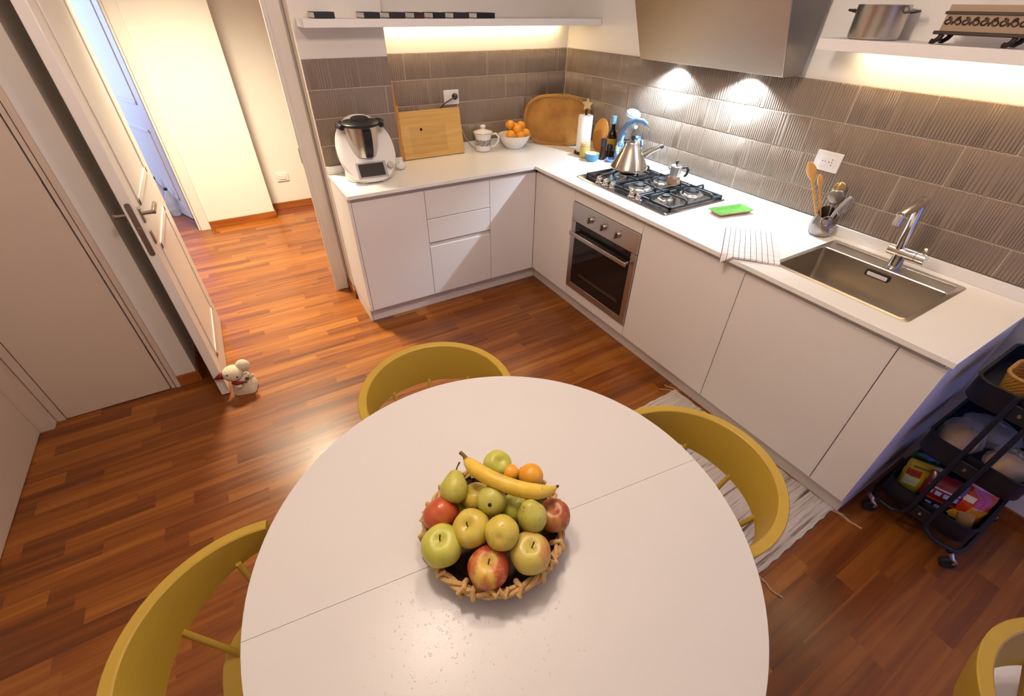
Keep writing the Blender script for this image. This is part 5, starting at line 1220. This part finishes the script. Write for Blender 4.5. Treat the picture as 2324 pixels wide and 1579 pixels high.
pouch('snack_bag', 'dark red snack bag with blue letters in the lowest tray', tp(-0.120, -0.005, 0.140), 0.125, 0.06, 0.155, pack_mat('red_pack', '#6d121b', [(-0.05, 0.05, 0.100, 0.106, '#a8b0c8'), (-0.05, -0.03, 0.075, 0.092, '#9aa4c8'), (-0.022, -0.004, 0.075, 0.092, '#9aa4c8'), (0.004, 0.022, 0.075, 0.092, '#9aa4c8'), (0.03, 0.05, 0.075, 0.092, '#9aa4c8'), (-0.065, 0.065, 0.0, 0.045, '#171a30'), (-0.03, -0.01, 0.016, 0.036, '#8f9cc8'), (0.0, 0.02, 0.016, 0.036, '#8f9cc8'), (-0.05, 0.05, 0.052, 0.057, '#b04a2a')]), (math.radians(-18), 0, math.radians(-72)), 3)
pouch('snack_bag', 'shiny orange-red snack bag with yellow end in the lowest tray', tp(-0.085, -0.085, 0.142), 0.115, 0.065, 0.160, pack_mat('orange_pack', '#c2300f', [(-0.06, 0.06, 0.0, 0.04, '#d9a32c'), (-0.01, 0.06, 0.04, 0.08, '#d98a24'), (-0.045, -0.01, 0.09, 0.115, '#e8d0b0'), (-0.06, 0.06, 0.15, 0.17, '#e0a090')], 0.12), (math.radians(-24), math.radians(10), math.radians(-60)), 4)
pouch('snack_bag', 'blue and green snack bag at the back of the lowest tray', tp(0.050, -0.070, 0.142), 0.12, 0.06, 0.150, pack_mat('blue_pack', '#1a1c44', [(-0.06, 0.06, 0.10, 0.16, '#1f7a86'), (0.0, 0.06, 0.08, 0.10, '#7fa04a'), (-0.045, 0.03, 0.045, 0.058, '#8f9cc8'), (-0.045, 0.0, 0.028, 0.038, '#8f9cc8')], 0.15), (math.radians(-15), 0, math.radians(-75)), 5)
pouch('paper_bag', 'brown paper bag lying at the front of the lowest tray', tp(-0.110, -0.118, 0.136), 0.05, 0.035, 0.10, mat('kraft_paper', '#9a7444', 0.85, var=0.15, bump=0.4, bscale=40), (math.radians(8), math.radians(-20), math.radians(-70)), 6)
# middle tray: bread in clear bags
CLB = mat('clear_bag', (0.80, 0.76, 0.74), 0.18, var=0.15, scale=30, bump=0.9, bscale=50, alpha=0.18)
BRD = mat('bread_crust', '#a8793c', 0.75, var=0.3, scale=18, bump=0.5, bscale=60)
for lb, c_, rx, ry, rz, ro in (('round brown loaf in the middle trolley tray', (-0.080, 0.075, 0.462), 0.085, 0.055, 0.045, 10), ('long pale loaf at the front of the middle trolley tray', (-0.085, -0.065, 0.460), 0.060, 0.050, 0.042, -20)):
    o = MB().ell((0,0,0), rx, ry, rz, 20, 10).build('bread_loaf', BRD, None, smooth=80, loc=tp(*c_), rot=(0, 0, math.radians(ro))); tag(o, lb, 'bread')
def film(label, c_, rx, ry, rz, seed, name='plastic_bag'):
    rr_ = random.Random(seed); b = MB().ell((0,0,0), rx, ry, rz, 18, 12)
    b.v = [(x*(1+rr_.uniform(-.14,.14)), y*(1+rr_.uniform(-.14,.14)), z*(1+rr_.uniform(-.14,.14))) for x, y, z in b.v]
    tag(b.build(name, CLB, None, smooth=20, loc=tp(*c_)), label, 'plastic bag', 'clear bags on the trolley')
film('crinkled clear bag around the round loaf on the middle tray', (-0.075, 0.078, 0.472), 0.100, 0.066, 0.058, 1)
film('crinkled clear bag around the long loaf on the middle tray', (-0.085, -0.068, 0.470), 0.075, 0.062, 0.056, 2)
film('loose pale plastic bag at the back of the middle tray', (0.060, 0.030, 0.465), 0.08, 0.09, 0.05, 3)
# top tray: a rattan basket
rb = empty('rattan_box', 'small gold-brown woven rattan basket in the top trolley tray', 'basket', tp(-0.055, 0.030, 0.694))
MB().loft([ring(rrect(0.14, 0.12, 0.03, 4), 0), ring(rrect(0.17, 0.15, 0.04, 4), 0.10), ring(rrect(0.155, 0.135, 0.035, 4), 0.10), ring(rrect(0.13, 0.11, 0.03, 4), 0.01)]).build('weave', WK, rb)
MB().tube([(x, y, 0.101) for x, y in rrect(0.164, 0.144, 0.04, 5)], 0.006, 8, closed=True).build('rim', RIMW, rb)

# ------------------------------------------------------------------ plush doorstop, far-room bottles
ds = empty('plush_doorstop', 'white plush animal doorstop with black eyes and red ear against the open door', 'doorstop', (-2.098, -0.268, 0), math.radians(-14)); ds.scale = (1.12, 1.12, 1.08)
PLU = mat('cream_plush', '#cfc0a6', 0.95, var=0.08, scale=30, bump=0.5, bscale=200, sheen=0.3)
REDC = mat('dark_red_felt', '#7c1a1c', 0.9)
MB().loft([ring(rrect(0.10, 0.085, 0.02, 4), 0.0), ring(rrect(0.105, 0.09, 0.025, 4), 0.02), ring(rrect(0.095, 0.08, 0.03, 4), 0.06), ring(rrect(0.06, 0.055, 0.025, 4), 0.10)]).build('body', PLU, ds, smooth=80)
hdp = MB().ell((-0.022, -0.012, 0.125), 0.046, 0.044, 0.042, 20, 12).build('head', PLU, ds, smooth=80)
MB().ell((0.026, 0.006, 0.148), 0.032, 0.026, 0.036, 16, 10).build('ear', PLU, ds, smooth=80)
MB().tube([(-0.058, -0.018, 0.125), (-0.085, -0.026, 0.122), (-0.105, -0.032, 0.118)], [0.020, 0.012, 0.002], 10).build('red_ear', REDC, ds, smooth=80)
for (x, y, z) in ((-0.034, -0.048, 0.143), (0.004, -0.050, 0.126)): MB().ell((x, y, z), 0.0045, 0.004, 0.0045, 8, 6).build('eye', BLACKP, hdp)
MB().tube([(-0.030, -0.044, 0.092), (-0.008, -0.052, 0.086), (0.018, -0.046, 0.084)], [0.008, 0.010, 0.007], 8).build('scarf', REDC, ds, smooth=80)
fl_ = MB().ell((0.052, -0.020, 0.098), 0.014, 0.012, 0.014, 10, 8).build('tail_pompom', PLU, ds, smooth=80)
MB().ell((0.034, -0.032, 0.092), 0.009, 0.007, 0.009, 8, 6).build('berry', REDC, ds)
MB().ell((0.022, -0.040, 0.080), 0.014, 0.004, 0.006, 8, 6).build('leaf', mat('green_felt', '#5a6a34', 0.9), ds)
MB().ell((-0.006, -0.052, 0.070), 0.016, 0.012, 0.012, 10, 8).build('paw', PLU, ds, smooth=80)
BOT = mat('clear_bottle_plastic', (0.75, 0.80, 0.90), 0.1, var=0.05, trans=0.6, ior=1.2)
CAPB = mat('dark_bottle_part', '#2a2622', 0.5)
for lb, lc, h in (('clear plastic water bottle standing nearest the casing in the far room', (-2.435, 2.92, 0.0), 0.27), ('clear plastic bottle further back beside the far-room door', (-2.515, 3.10, 0.0), 0.34)):
    e = empty('water_bottle', lb, 'bottle', lc, group='plastic bottles in the far room')
    MB().lathe([(0.040, 0.001), (0.046, 0.01), (0.046, h*0.30), (0.043, h*0.34), (0.046, h*0.38), (0.046, h*0.66), (0.018, h*0.88), (0.014, h*0.92)], 20).build('body', BOT, e)
    MB().lathe([(0.0155, h*0.92), (0.0155, h), (0.012, h*1.005)], 14).build('cap', CAPB, e)
